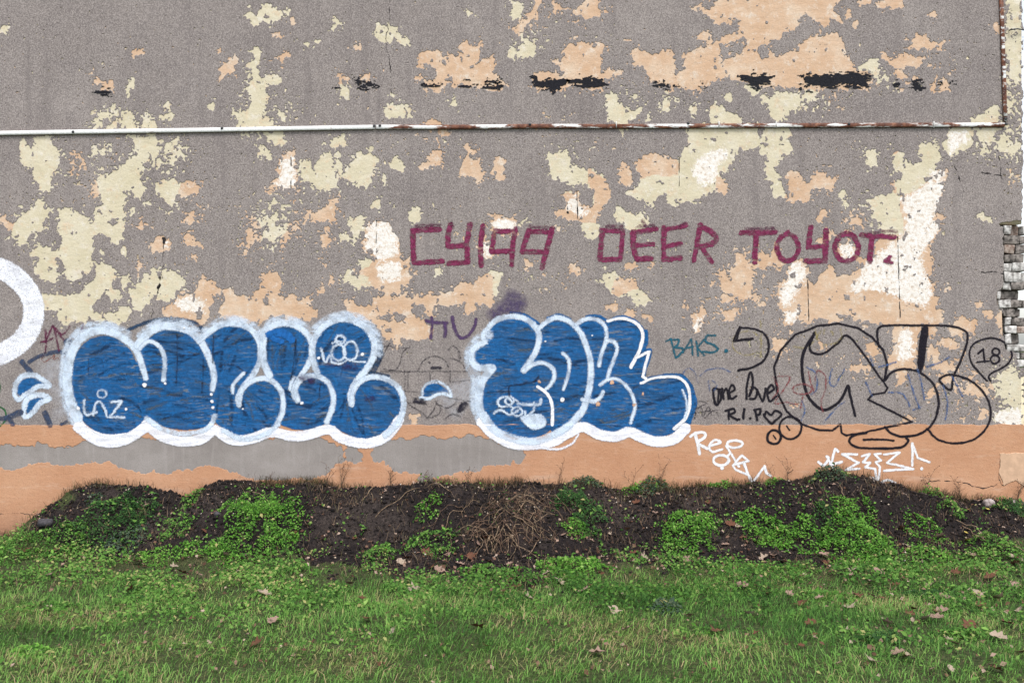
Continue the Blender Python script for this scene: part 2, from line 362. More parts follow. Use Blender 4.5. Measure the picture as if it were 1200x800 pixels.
# ------------------------------------------------------------------ the wall: peeled places traced from the photograph (photo pixels)
def PP(s): 
    v = [float(x) for x in s.replace(',', ' ').split()]; return [(v[i], v[i + 1]) for i in range(0, len(v), 2)]
HOLES = [  # (paint layer seen: C cream, P peach), outline
('C','1,32 6,30 11,31 10,36 6,40 2,37'),('P','154,60 160,60 166,59 168,61 160,62 156,66'),('P','252,60 258,58 263,61 260,65 254,62'),
('P','257,82 259,73 266,75 270,72 272,67 275,65 277,69 275,77 277,83 270,87 264,87 258,93 256,90 259,86'),
('P','109,95 112,92 117,92 119,96 114,99 110,98'),('P','120,104 124,97 129,95 132,99 131,105 125,106'),
('C','145,105 150,100 152,92 155,90 156,96 154,104 151,113 148,112 147,106'),
('C','289,18 294,14 300,17 303,12 306,8 311,4 319,9 327,12 331,15 339,11 334,18 328,20 323,26 314,29 308,25 302,30 299,29 295,24'),
('C','293,60 300,55 306,60 303,70 301,80 304,90 309,92 312,87 320,86 331,90 333,95 326,98 318,99 311,97 312,110 311,120 306,130 304,142 306,140 312,140 320,141 322,149 280,149 282,142 277,136 273,131 280,132 290,127 296,120 292,112 290,105 293,95 296,85 293,79 287,76 292,72 299,70'),
('C','141,151 143,135 148,131 154,134 158,143 160,151'),('C','110,151 113,140 118,143 119,151'),('C','125,151 128,144 134,144 136,151'),
('C','166,151 168,143 171,136 175,137 176,143 182,145 184,151'),('C','190,136 198,130 204,131 203,137 198,141 192,139'),
('C','193,125 196,120 199,123 197,128'),('C','243,124 249,121 251,128 245,129'),('C','116,138 120,133 124,130 126,136 120,139'),('C','131,124 134,122 135,126 132,128'),
('C','24,165 29,164 36,173 40,171 40,162 58,161 62,170 68,177 66,183 74,182 70,190 68,200 64,205 60,214 58,222 48,224 42,218 38,203 36,194 28,192 22,190 23,178'),
('C','145,156 160,158 168,160 180,157 184,166 182,186 174,181 169,188 166,200 164,210 173,221 166,228 158,232 155,221 147,224 145,232 142,245 146,255 146,268 144,280 136,289 128,282 122,276 120,272 113,275 110,285 106,300 108,312 104,319 96,322 90,330 82,327 76,318 73,305 68,300 71,290 76,282 72,275 68,260 69,248 75,244 88,246 95,251 104,257 110,258 112,250 110,242 114,240 121,241 118,232 112,222 113,210 120,205 127,203 133,200 148,188 156,183 162,180 158,172 155,165'),
('P','106,226 109,218 113,210 118,220 117,228 110,230'),('C','181,187 186,186 190,189 186,194 182,192'),('C','197,184 207,186 206,193 199,192'),('C','198,178 203,168 205,160 204,178 213,177 214,180 202,183'),
('C','180,216 190,211 199,213 204,206 208,212 214,213 222,215 233,214 235,219 231,226 221,228 212,230 206,233 204,240 198,238 192,232 184,226'),
('C','168,237 178,235 177,239 170,240'),('C','152,246 156,243 157,249 153,251'),('C','107,174 110,170 116,174 128,174 132,178 124,179 118,177 111,181'),
('P','0,256 4,255 12,261 16,262 16,268 10,270 5,264 -3,264'),
('C','12,274 17,262 25,255 28,248 37,246 42,236 52,235 53,242 60,246 56,255 52,262 53,268 46,274 42,276 38,270 32,278 28,283 22,289 19,285 21,277 16,278'),
('C','37,300 39,293 43,287 52,289 60,288 62,297 68,300 64,305 67,312 66,325 63,330 52,328 45,324 38,318 37,310 44,302'),
('C','115,295 118,290 123,292 122,299 117,300'),
('C','113,310 119,305 126,306 130,313 134,318 132,330 130,340 124,336 118,345 113,350 110,352 109,362 116,370 122,374 118,379 110,376 105,372 99,378 88,375 78,380 72,382 68,372 66,365 60,362 50,361 42,362 38,358 39,349 50,345 60,344 66,342 75,346 90,345 100,336 108,330 112,320'),
('C','125,342 133,339 140,340 140,350 131,352'),('C','141,325 146,321 150,323 148,333 144,337'),
('C','150,342 160,336 168,327 177,320 180,318 186,325 190,316 198,317 206,322 214,326 219,331 214,338 208,341 203,350 196,351 188,352 184,343 180,346 172,358 165,364 158,362 153,354'),
('C','122,366 135,362 142,360 150,361 156,366 148,373 142,379 138,383 132,378 126,374'),
('P','158,265 163,260 167,258 172,265 170,270 165,272'),('P','175,288 180,281 190,276 196,276 198,283 195,292 188,293 180,296'),('P','218,273 222,272 230,282 232,286 225,286 218,282'),
('P','160,305 166,304 167,313 163,318 160,312'),('P','219,255 224,252 225,258 222,261'),('P','223,301 226,298 233,301 231,304'),('C','142,292 146,290 148,297 144,297'),('P','85,188 89,182 93,184 88,191'),('P','288,299 285,296 292,268 299,272 294,276'),
('P','190,365 200,358 208,350 205,345 214,342 222,345 231,338 232,328 238,324 247,330 256,335 257,343 250,349 250,355 246,360 247,370 240,377 232,382 225,382 220,375 212,371 202,372 194,371'),
('P','258,360 262,350 262,342 270,337 278,343 290,346 300,342 310,330 305,325 318,317 325,318 330,330 332,338 328,345 332,355 340,346 345,341 350,352 363,346 362,355 366,362 375,366 372,372 362,375 350,371 340,378 330,370 318,372 300,377 285,380 270,376 258,372'),
('C','388,22 392,22 402,25 402,29 396,33 390,34 391,28'),('P','319,40 324,38 332,42 330,46 324,44 319,44'),('P','340,24 343,23 345,28 342,30'),('C','358,51 364,49 362,53'),('C','370,48 374,47 373,51'),
('P','315,68 322,65 325,66 333,61 340,60 341,66 334,69 331,74 327,70 318,70'),('P','411,55 418,50 423,53 423,58 416,61'),
('C','440,33 444,28 452,28 456,24 458,28 466,31 467,40 472,43 476,42 481,46 480,52 472,54 468,55 466,47 462,44 456,49 450,51 444,44 441,40'),('C','547,10 554,14 556,18 549,20 546,13'),
('P','490,70 493,63 502,59 514,60 522,68 519,74 522,75 524,62 535,67 541,60 541,52 545,50 556,51 564,47 566,54 564,60 557,75 562,75 566,68 573,69 580,66 582,72 578,80 574,88 586,87 588,92 588,103 575,106 560,103 548,101 532,100 534,92 526,88 522,100 517,106 507,106 500,102 489,92 492,88 500,94 510,95 513,88 510,80 502,77 496,82 491,78'),
('P','398,98 401,90 407,92 406,99'),('C','400,100 408,100 409,108 406,115 401,113'),('P','425,92 430,89 436,92 430,96'),
('C','450,132 458,121 466,124 477,121 480,130 484,137 476,138 472,136 464,135 456,139 450,137'),('C','526,118 532,115 536,122 532,125'),('C','458,112 462,111 461,115'),
('C','308,154 325,153 333,160 338,166 330,168 322,168 316,162'),('C','385,170 390,162 404,158 405,168 403,172 396,173 390,177'),('C','304,175 312,174 319,182 318,188 312,187 308,180'),('C','328,135 332,132 334,140 330,143'),
('P','327,186 334,184 337,176 346,176 346,195 347,212 345,219 336,221 326,220 316,219 316,214 325,208 327,200'),
('C','350,190 356,185 364,190 365,198 370,205 370,190 375,182 384,179 391,186 391,197 394,205 393,218 385,221 372,223 362,215 357,210 352,203'),
('C','392,184 397,176 399,190 402,195 399,203 394,198'),('C','405,197 412,188 420,178 428,180 430,174 437,172 436,178 442,186 440,196 437,200 435,212 428,216 420,217 412,214 405,207'),
('C','455,188 462,185 470,186 474,196 472,201 464,197 458,193'),('C','448,205 451,203 453,212 450,215'),
('P','490,195 500,188 507,178 516,178 519,184 516,193 508,195 500,197 491,198'),('P','543,171 548,169 552,174 557,178 550,179 543,174'),
('P','541,190 545,184 552,187 562,186 565,197 568,203 566,211 562,213 556,208 549,205 540,206 539,198'),('P','577,195 580,183 584,183 590,186 591,195 588,203 591,208 586,210 577,205 573,204'),
('P','498,144 505,140 512,143 524,149 526,156 518,160 512,153 505,152 500,150'),
('P','363,252 371,248 378,243 384,238 386,235 395,234 393,246 394,258 388,264 384,260 388,270 382,266 376,260 368,257'),('P','376,275 380,272 392,279 388,287 380,290 378,282'),
('C','436,238 444,236 448,241 444,248 437,243'),('C','410,253 416,255 423,252 428,255 427,268 420,277 415,285 411,281 413,270 409,262'),('C','398,277 405,273 410,272 408,280 402,282'),
('C','315,258 320,252 322,262 326,268 332,272 326,276 320,281 316,275'),('C','320,238 323,233 326,240 322,244'),('P','334,276 342,274 340,281 333,281'),
('P','428,270 433,262 440,259 447,258 455,260 457,258 460,265 458,272 465,275 467,284 464,290 466,297 468,303 480,304 482,318 483,325 477,334 470,338 466,343 460,337 455,348 448,344 440,335 430,333 424,325 420,318 424,310 435,305 440,303 437,295 431,288 429,297 425,290 426,280'),
('C','403,322 408,317 412,324 420,327 424,319 434,318 440,326 436,333 425,334 420,340 414,338 412,332 404,330'),('C','420,308 428,303 436,305 432,312 422,314'),
('P','400,350 412,352 424,357 435,357 440,350 452,344 458,348 466,350 475,346 490,347 504,345 517,342 528,345 534,337 545,330 553,333 562,325 570,324 577,322 578,330 576,345 577,355 575,362 569,355 563,360 556,365 546,368 543,360 546,353 537,358 530,358 520,358 510,356 506,360 504,368 498,365 500,358 490,356 483,358 482,365 490,372 498,378 506,382 507,392 497,397 489,398 481,394 472,398 468,408 463,410 461,400 452,396 445,385 437,375 420,372 410,366 403,362'),
('C','575,318 592,320 588,325 583,335 586,344 582,346 577,338 577,326'),('C','481,245 489,242 494,252 490,260 481,260'),
('P','574,260 582,252 594,254 606,260 606,270 607,275 600,272 590,277 580,274 575,270'),('P','560,285 572,282 577,290 580,300 570,303 563,303'),('C','607,259 612,258 618,254 616,261 609,263'),
('P','613,302 618,300 621,306 628,305 624,312 618,314 615,318 612,311'),('C','511,318 516,313 518,322 513,326 508,324'),('P','648,264 652,262 656,267 662,268 661,273 652,272'),('P','372,340 378,336 380,342 376,346'),
('P','383,330 388,324 392,330 386,335'),('C','646,262 653,265 662,269 660,273 650,271'),('P','666,316 670,308 676,306 676,313 684,317 678,320 668,318'),
('C','596,0 613,0 612,12 609,20 602,23 598,12'),('P','627,0 635,0 633,8 629,13 624,12'),('P','647,3 652,2 657,7 662,11 656,15 650,13'),('P','603,30 610,25 617,21 624,15 626,20 620,24 617,30 610,33 604,35'),
('C','595,60 598,53 606,52 612,50 618,43 624,48 628,58 632,64 625,68 612,67 604,69 596,66'),('C','634,56 638,52 638,57'),
('P','648,70 656,73 665,68 661,58 670,49 678,50 688,52 695,56 700,52 708,53 704,65 703,76 702,85 706,84 720,82 727,84 726,88 715,90 706,90 710,100 700,104 680,103 668,100 660,107 640,106 625,100 624,89 635,85 655,83 655,75 648,72'),
('P','672,13 678,10 682,4 688,-4 697,-4 702,9 708,16 704,20 696,19 690,21 682,18 674,16'),('P','674,26 678,23 680,27'),
('P','741,60 748,56 757,60 765,63 775,59 788,57 791,66 793,80 800,81 803,72 802,64 815,57 822,55 831,53 828,49 816,48 818,40 825,35 835,39 836,46 845,48 855,40 870,36 860,30 850,28 845,32 836,29 832,20 822,15 814,10 822,8 833,10 838,3 845,-6 858,-8 980,-8 981,5 978,15 986,20 987,27 975,22 970,33 962,30 955,22 945,18 935,22 937,30 931,37 920,39 917,46 905,48 900,52 905,62 910,66 920,62 932,58 940,50 950,42 960,40 970,40 980,39 988,45 989,55 996,66 1002,75 1003,82 1022,86 1020,96 1012,104 990,104 962,104 940,104 905,102 890,102 868,95 850,90 838,92 828,100 815,104 800,103 785,102 765,95 757,82 752,76 745,79 741,76'),
('C','709,112 719,110 724,120 730,125 740,130 752,126 750,134 744,139 735,140 738,150 730,158 722,150 720,142 712,140 710,128'),('C','740,113 744,110 747,114 743,118'),
('C','775,117 780,113 786,120 782,130 774,132'),('C','808,128 816,125 818,134 811,136'),('C','832,122 840,121 848,128 858,133 870,140 866,145 833,145'),('C','850,112 856,111 855,117 849,115'),('C','865,98 878,99 890,105 884,112 880,107'),('C','893,114 900,112 902,120 895,119'),('C','757,133 761,131 763,139 758,142'),
('C','793,186 806,170 804,146 888,146 893,170 886,178 868,174 860,186 853,196 850,210 853,222 848,227 838,222 826,230 818,238 800,237 796,230 793,243 782,240 778,226 770,232 764,242 755,234 735,227 745,221 750,211 748,200 746,190 756,182 770,182 786,184'),
('C','640,182 668,178 668,190 676,197 690,199 700,201 708,205 712,216 716,226 713,234 706,240 704,250 700,258 704,268 700,280 692,282 684,275 678,268 678,258 681,254 675,260 660,254 652,256 650,250 655,245 662,246 664,238 660,232 653,230 668,226 678,227 682,238 690,246 697,244 696,232 698,225 692,220 684,216 670,218 655,210 648,208'),
('P','727,195 733,190 740,198 740,212 736,218 728,214 726,204'),('C','721,253 723,241 729,240 732,247 745,250 752,247 758,252 760,260 758,266 750,270 740,271 735,268 730,262 724,260'),
('C','703,328 706,322 712,318 722,318 723,328 735,328 745,328 746,336 750,340 757,342 762,348 766,353 756,357 748,360 742,356 740,348 733,345 726,350 718,346 708,338'),
('P','711,358 720,356 727,360 722,364 713,362'),('P','732,362 742,361 744,370 737,372 733,368'),('P','752,368 760,366 766,370 762,376 752,374'),('P','735,310 743,308 747,312 742,316 736,315'),('P','762,307 767,305 769,311 764,314'),
('P','812,370 818,362 827,357 830,365 824,378 820,386 815,390 811,380'),('P','845,320 850,317 850,330 847,333'),('P','848,332 860,328 868,330 872,326 880,328 879,336 870,340 860,336 850,340'),('P','845,345 852,343 857,348 855,355 848,354'),
('P','846,360 856,362 866,365 860,374 852,375 846,366'),('P','880,338 886,338 885,348 880,347'),('P','890,352 896,352 897,358 891,358'),('P','857,316 862,305 864,298 872,296 874,305 868,315 870,320 862,322 857,320'),
('P','885,305 890,296 897,297 900,300 908,285 915,296 921,308 915,314 905,311 896,315 887,312'),('P','800,372 804,370 804,374'),
('P','1007,2 1012,-2 1020,1 1014,6 1007,5'),('P','1027,3 1040,-4 1056,-4 1059,7 1050,9 1040,8 1030,8'),('P','1090,16 1092,13 1098,14 1097,20 1093,21'),('P','1002,26 1006,26 1006,31 1001,31'),('P','990,14 996,12 998,20 992,22'),
('P','1065,52 1070,46 1075,40 1082,42 1086,41 1090,48 1098,50 1106,47 1108,52 1100,60 1094,60 1084,57 1075,60 1066,60'),('P','1033,66 1038,62 1043,70 1055,64 1065,62 1072,66 1084,68 1078,78 1066,78 1056,80 1048,80 1042,73 1035,71'),
('C','1005,80 1012,74 1020,69 1030,70 1032,78 1035,82 1030,86 1028,91 1022,88 1018,82 1008,82'),('C','1037,90 1044,88 1046,94 1040,96'),('P','1049,82 1056,82 1062,88 1056,92 1050,88'),('P','1070,92 1078,89 1080,94 1074,96'),('P','1092,102 1097,94 1105,91 1111,96 1112,104 1100,107 1093,106'),('P','1160,28 1166,26 1171,30 1171,40 1166,36'),('P','1086,78 1094,74 1100,77 1094,79'),
('C','900,118 912,108 918,104 928,108 938,110 942,116 940,124 932,128 922,134 916,141 908,140 903,130'),('C','942,108 952,106 957,112 954,117 945,116'),('C','1137,145 1145,133 1152,136 1160,128 1168,122 1171,127 1170,145'),
('C','1105,172 1112,155 1122,149 1136,149 1140,160 1138,170 1124,176 1114,187 1110,180'),('C','1141,149 1165,149 1164,160 1166,165 1158,169 1148,165 1143,160'),('C','1148,172 1154,171 1160,178 1152,180'),('C','1165,165 1178,160 1180,170 1192,170 1190,176 1180,178 1168,174'),
('C','898,147 926,147 929,172 924,186 914,188 909,198 914,211 921,222 919,229 908,230 903,220 897,208 898,185 890,178 892,160'),
('P','923,200 936,200 940,212 948,213 950,205 957,200 968,200 970,207 978,207 976,215 974,224 966,220 958,220 950,226 948,236 940,236 932,238 926,240 922,232 924,215'),('C','1016,180 1020,175 1026,176 1031,184 1026,194 1018,193'),('C','982,226 987,224 990,229 985,231'),('C','988,235 993,233 994,240 990,240'),
('P','1043,187 1050,178 1058,181 1060,190 1070,192 1078,187 1078,176 1084,165 1095,164 1101,172 1103,185 1096,192 1098,198 1110,200 1108,212 1103,225 1105,228 1100,235 1096,248 1095,262 1100,266 1102,273 1095,282 1092,285 1090,295 1092,305 1090,310 1087,325 1094,333 1095,345 1100,350 1098,360 1105,365 1106,375 1100,379 1090,378 1080,379 1076,395 1075,420 1070,432 1060,428 1045,432 1040,425 1047,410 1046,395 1048,380 1050,376 1040,365 1035,362 1025,358 1018,366 1020,375 1002,376 1000,365 998,358 986,362 975,355 975,360 990,368 990,375 975,377 962,372 955,365 953,377 945,380 932,372 920,371 915,362 910,345 912,336 920,325 923,312 930,305 940,303 945,308 947,318 949,330 956,335 963,322 970,315 975,312 980,320 990,322 1000,325 1005,318 1015,312 1003,303 997,306 988,304 980,298 984,287 998,284 1004,290 1012,302 1020,305 1027,295 1028,280 1035,272 1030,268 1032,260 1024,255 1022,245 1018,236 1025,233 1032,225 1045,230 1048,222 1044,215 1052,208 1058,210 1056,203 1046,198'),
('P','912,338 945,304 950,336 1000,328 1020,308 1055,280 1092,283 1089,345 1100,372 1040,378 1020,362 975,352 950,374 920,368'),('P','1082,380 1100,378 1096,392 1084,396'),('P','935,332 1000,338 1040,335 1092,345 1100,372 1040,380 1000,370 950,374 925,366'),('P','1000,318 1022,306 1050,300 1050,340 1000,340'),('P','858,318 872,300 884,318 880,345 866,352 858,338'),('P','1050,438 1060,434 1060,445 1053,448'),('P','1085,410 1090,402 1098,408 1105,415 1100,420 1088,416'),('P','1100,400 1115,395 1125,402 1120,408 1105,404'),('P','1112,384 1122,372 1140,372 1145,376 1142,388 1130,392 1118,390'),('P','1018,405 1025,402 1027,412 1022,418 1018,412'),
('P','1002,428 1008,430 1004,436'),('P','1085,458 1093,455 1096,462 1088,464'),('P','1130,455 1140,450 1152,452 1158,460 1150,466 1140,463 1132,462'),('P','1122,485 1128,488 1130,493 1122,491'),('P','1147,485 1153,478 1158,482 1155,490 1148,492'),('P','1055,495 1060,485 1072,490 1068,496'),
('P','1143,357 1148,353 1155,357 1150,361 1144,361'),('P','1153,365 1162,364 1165,372 1158,375 1153,370'),('P','1168,370 1176,364 1178,402 1172,395'),('C','1145,253 1150,251 1155,256 1161,254 1161,259 1153,258'),('P','1105,339 1108,336 1113,338 1110,342'),('P','1101,252 1106,250 1108,256 1103,259'),
('P','956,254 962,248 970,247 968,252 962,256 964,261 958,262'),('P','997,256 1003,253 1009,257 1006,262 998,262'),('P','957,280 965,274 973,270 978,272 974,280 968,288 958,286'),
('P','918,368 935,362 938,372 930,382 920,378'),('P','908,395 920,400 915,415 906,408'),('P','925,472 933,474 930,480 926,478'),('P','960,400 966,404 962,410'),('P','1094,420 1110,424 1118,432 1108,436 1098,430'),('P','1012,430 1018,428 1020,436 1014,438'),
('C','1180,-4 1194,-4 1197,30 1197,88 1190,95 1184,90 1180,60'),('C','1180,118 1185,115 1185,125 1180,128'),('C','1165,482 1180,478 1206,472 1206,497 1166,497'),('C','1172,440 1180,436 1195,445 1200,470 1185,474 1175,462'),
('P','478,490 482,484 490,486 488,497 480,497'),('P','1105,440 1112,436 1114,444 1108,448'),
]
ISLES = ['127,260 131,256 138,256 138,262 131,264','228,366 234,361 238,368 236,374 230,372','308,350 315,348 315,356 310,357','441,372 448,369 455,364 462,366 476,371 472,376 462,374 450,376','451,386 459,381 460,388 453,390',
'853,22 862,22 868,24 866,32 855,34','860,48 865,44 873,44 876,52 870,62 860,66 850,70 845,74 844,60 842,52 852,50','888,55 895,52 902,56 900,68 893,70 888,62','929,70 934,71 932,74 929,73','1058,268 1064,267 1066,274 1060,276','926,322 931,320 932,325 928,326','931,334 940,332 938,338 933,337',
'988,344 998,346 996,350 990,350','60,343 65,340 66,346 61,346','323,372 330,369 330,375 324,377','1182,38 1192,36 1192,50 1186,48','1186,62 1192,60 1190,68','1181,8 1186,12 1188,24 1182,22','556,352 561,356 566,362 560,366','690,205 697,204 694,208','55,312 60,314 58,318']
PEACH = ['212,215 222,213 237,211 238,222 231,230 221,228 213,232 209,224','720,328 745,328 748,338 735,342 724,348 716,342','745,190 757,180 770,180 786,182 797,192 795,205 780,207 765,205 752,210 748,205',
'690,198 712,212 720,226 708,242 702,262 684,262 660,256 650,258 650,246 662,246 652,230 676,225 690,246 697,240 697,225 690,216','1000,100 1022,100 1020,110 1000,110','840,205 856,215 856,226 846,228 838,220']
CREAMS = ['1016,236 1034,220 1052,228 1046,200 1042,185 1060,176 1078,160 1106,160 1104,190 1095,202 1085,215 1070,225 1055,230 1055,245 1060,262 1058,276 1040,275 1028,272','418,306 428,301 437,304 432,313 422,315']
WHITES = ['327,186 334,184 345,182 346,195 348,214 345,221 336,222 327,220 318,217 325,210 327,200','426,272 433,260 440,257 455,258 462,265 468,276 468,298 460,303 452,306 445,308 440,305 437,295 428,298','440,310 458,305 470,308 472,325 460,332 445,330',
'815,188 828,180 838,174 850,172 854,182 850,190 842,196 842,208 835,214 825,220 818,214 810,205 812,195','664,232 676,228 680,240 692,248 685,256 672,250 664,246','1110,165 1114,152 1132,152 1137,165 1122,175 1112,186',
'1055,232 1075,222 1090,208 1110,213 1106,228 1095,255 1104,268 1092,285 1080,300 1095,345 1085,360 1060,355 1040,345 1020,340 1005,345 995,340 1000,328 1012,318 1030,300 1055,278 1062,262','925,310 940,304 947,320 938,340 925,362 913,355 913,340 922,325','983,288 998,282 1005,292 998,306 986,304','1010,310 1030,295 1050,280 1052,335 1010,335',
'575,262 590,252 608,262 606,276 595,272 580,274','814,374 826,370 822,388 812,390','1053,384 1070,384 1072,420 1050,424','1165,480 1206,476 1206,500 1165,500','560,284 574,281 580,300 566,304','200,352 225,345 240,352 240,368 215,366','1088,200 1110,198 1106,215 1090,214','918,366 938,362 934,380 920,378','195,277 190,282 196,292 199,284']
BRICKZONE = PP('1172,263 1200,258 1260,256 1260,434 1196,430 1189,412 1179,408 1177,395 1176,361 1170,360 1169,342 1173,339 1177,330 1177,266')
DENS = [  # fleck density blobs: u, v, ru, rv, amount
(90,60,200,60,.20),(110,75,40,18,.35),(150,140,60,22,.55),(190,180,60,30,.6),(120,200,90,60,.4),(40,260,60,60,.3),(230,250,70,50,.35),(320,260,60,50,.6),(300,130,30,60,.6),(330,130,60,30,.4),(400,215,80,60,.3),(440,320,60,40,.45),(560,270,80,60,.3),
(60,350,80,40,.3),(190,330,60,40,.4),(360,300,80,40,.3),(620,30,50,30,.4),(660,20,80,30,.3),(700,60,60,50,.3),(780,110,90,25,.35),(660,150,60,30,.35),(690,170,50,20,.4),(780,300,100,50,.25),(640,335,60,20,.4),(830,340,60,60,.35),(870,330,50,50,.5),(960,120,70,20,.5),(1050,100,60,40,.3),(1120,70,50,25,.35),(1000,180,80,40,.3),(1010,250,60,40,.4),(1150,170,50,40,.4),(1186,120,18,140,.62),(1186,210,18,50,.5),
(1180,450,26,34,.85),(1120,440,60,60,.5),(1000,430,90,50,.35),(900,400,60,40,.35),(1100,290,40,60,.2),(500,170,70,30,.3),(420,110,60,40,.3),(40,100,60,40,.15),(960,60,60,30,.2),(440,460,40,40,.2)]
WU0, WV0, WU1, WV1 = -110, -70, 1208, 668
gu = np.arange(WU0, WU1 + 1); gv = np.arange(WV0, WV1 + 1)
GU, GV = np.meshgrid(gu.astype(float), gv.astype(float))
def raster(F, polys, m=16):
    for p in polys:
        us = [q[0] for q in p]; vs = [q[1] for q in p]
        i0 = max(0, int(min(us)) - m - WU0); i1 = min(F.shape[1], int(max(us)) + m + 2 - WU0)
        j0 = max(0, int(min(vs)) - m - WV0); j1 = min(F.shape[0], int(max(vs)) + m + 2 - WV0)
        if i1 <= i0 or j1 <= j0: continue
        s = poly_sdf(GU[j0:j1, i0:i1], GV[j0:j1, i0:i1], p)
        F[j0:j1, i0:i1] = np.minimum(F[j0:j1, i0:i1], s)
    return F
BIG = 20.0
holes = [(t, PP(s)) for t, s in HOLES]
# beyond the frame the wall goes on in the same way
for k in range(26):
    cu, cv = (R.uniform(-105, -15), R.uniform(-60, 400)) if k % 2 else (R.uniform(-60, 1160), R.uniform(-66, -22))
    r = R.uniform(6, 22); holes.append((R.choice('CCP'), [(cu + r * R.uniform(.5, 1.3) * math.cos(a), cv + r * R.uniform(.5, 1.2) * math.sin(a)) for a in [q * 0.62 for q in range(10)]]))
F = raster(np.full(GU.shape, BIG), [p for _, p in holes])
FP = raster(np.full(GU.shape, BIG), [p for t, p in holes if t == 'P'] + [PP(s) for s in PEACH])
FC = raster(np.full(GU.shape, BIG), [p for t, p in holes if t == 'C'] + [PP(s) for s in CREAMS])
FP = np.where(np.minimum(raster(np.full(GU.shape, BIG), [PP(s) for s in CREAMS]), BIG) < 0, 6.0, np.where(raster(np.full(GU.shape, BIG), [PP(s) for s in PEACH]) < 0, -6.0, np.clip(FP - FC, -8, 8)))
FW = raster(np.full(GU.shape, BIG), [PP(s) for s in WHITES])
dist_edge = F.copy()
nz = (fbm(GU / 9, GV / 9, 3, 3) - 0.5) * 8.0 + (fbm(GU / 3.0, GV / 3.0, 5, 2) - 0.5) * 7.0
F = F + nz
FI = raster(np.full(GU.shape, BIG), [PP(s) for s in ISLES])
F = np.maximum(F, -(FI + nz * 0.6))
# small gaps of roughcast left inside the peeled places, and flecks lost around them
gap = fbm(GU / 6.5, GV / 6.5, 21, 3)
F = np.maximum(F, np.where(F < 2, (gap - 0.775) * 22, -99))
dens = np.full(GU.shape, 0.10)
for u, v, ru, rv, a in DENS: dens = np.maximum(dens, a * np.exp(-(((GU - u) / ru) ** 2 + ((GV - v) / rv) ** 2)))
dens += 0.30 * np.exp(-np.clip(dist_edge, 0, 30) / 7.0) * (dist_edge < 19)
fl = fbm(GU / 3.6, GV / 3.6, 9, 3) * 0.8 + fbm(GU / 9.0, GV / 9.0, 10, 2) * 0.2
F = np.minimum(F, (0.85 - 0.385 * np.clip(dens, 0, 1) - fl) * 24)
fl2 = fbm(GU / 2.1, GV / 2.1, 12, 2)
F = np.minimum(F, (0.895 - 0.40 * np.clip(dens, 0, 1) - fl2) * 12)
BZ = poly_sdf(GU, GV, BRICKZONE)
bz_n = (fbm(GU / 5, GV / 5, 31, 3) - 0.5) * 5
EDGE = 1198.5 + (fbm(GU / 7, GV / 7, 41, 3) - 0.5) * 5 + np.where(GV > 262, 9, 0)
SEAM = 497.5 + (fbm(GU / 14, GV / 50, 51, 3) - 0.5) * 3
# --- grey roughcast coat
FCOAT = np.maximum.reduce([-F, GU - EDGE, GV - (SEAM + 4), -(BZ - 1.0 + bz_n)])
# --- orange band at the foot, with the places where the paint has come off the cement
CEM = ['-115,518 -60,520 0,521 12,520 25,523 35,522 45,519 60,523 75,525 90,520 105,517 118,517 128,515 145,511 165,511 200,516 245,508 275,515 300,512 318,514 330,512 345,513 370,512 385,517 400,523 403,528 404,537 403,541 395,544 392,549 386,553 378,556 370,559 360,562 345,561 330,562 318,563 300,563 290,560 280,556 270,553 262,549 250,546 235,548 220,550 205,552 195,554 180,553 160,553 145,549 135,546 128,541 110,542 90,544 75,545 60,543 48,541 40,545 20,548 8,551 0,549 -115,552',
'403,528 408,522 416,524 424,529 425,536 422,541 414,543 408,540 404,535','440,522 455,515 475,513 495,511 512,515 535,513 552,509 565,512 580,517 600,524 612,528 616,532 614,540 610,545 604,543 601,539 598,545 590,545 585,543 578,545 570,545 560,551 548,555 540,552 535,552 530,555 520,558 512,562 500,558 492,554 480,557 475,554 462,551 455,546 450,542 440,540 435,535','488,560 496,556 508,556 508,565 490,566']
FCEM = raster(np.full(GU.shape, BIG), [PP(s) for s in CEM]) + (fbm(GU / 9, GV / 7, 61, 4) - 0.5) * 8 + (fbm(GU / 2.5, GV / 2.5, 63, 2) - 0.5) * 3.5
FBAND = np.maximum.reduce([-FCEM, SEAM - GV, GU - EDGE])
def wall_y(u, v):
    """depth of the wall's face, metres (positive is into the wall)"""
    return np.where(v > 497.5, np.where(gsample(FCEM, WU0, WV0, 1, u, v) < -1.0, -0.0013, -0.0026), np.where(gsample(FCOAT, WU0, WV0, 1, u, v) > 1.0, 0.0012, 0.0))
def sheet(Fl, name, mat, parent, yfn, h=1.0, u0=WU0, v0=WV0, merge=True, skirt=None, attrs=None, shift=(0, 0, 0)):
    P, polys, cont = march(Fl, u0, v0, h, merge)
    if not len(P): return None
    y = yfn(P[:, 0], P[:, 1])
    V = np.stack([PX(P[:, 0]), np.broadcast_to(y, (len(P),)), PZ(P[:, 1])], 1)
    at = {k: gsample(a, u0, v0, h, P[:, 0], P[:, 1]) for k, a in (attrs or {}).items()}
    if skirt is not None and len(cont):
        ids, inv = np.unique(cont.ravel(), return_inverse=True)
        W2 = V[ids].copy(); W2[:, 1] = skirt
        inv = inv.reshape(-1, 2) + len(V)
        polys.append(np.stack([cont[:, 0], cont[:, 1], inv[:, 1], inv[:, 0]], 1))
        V = np.concatenate([V, W2]); at = {k: np.concatenate([a, a[ids]]) for k, a in at.items()}
    V = V - np.array(shift)
    return link(name, np_mesh(name, V, polys, at), mat, parent)

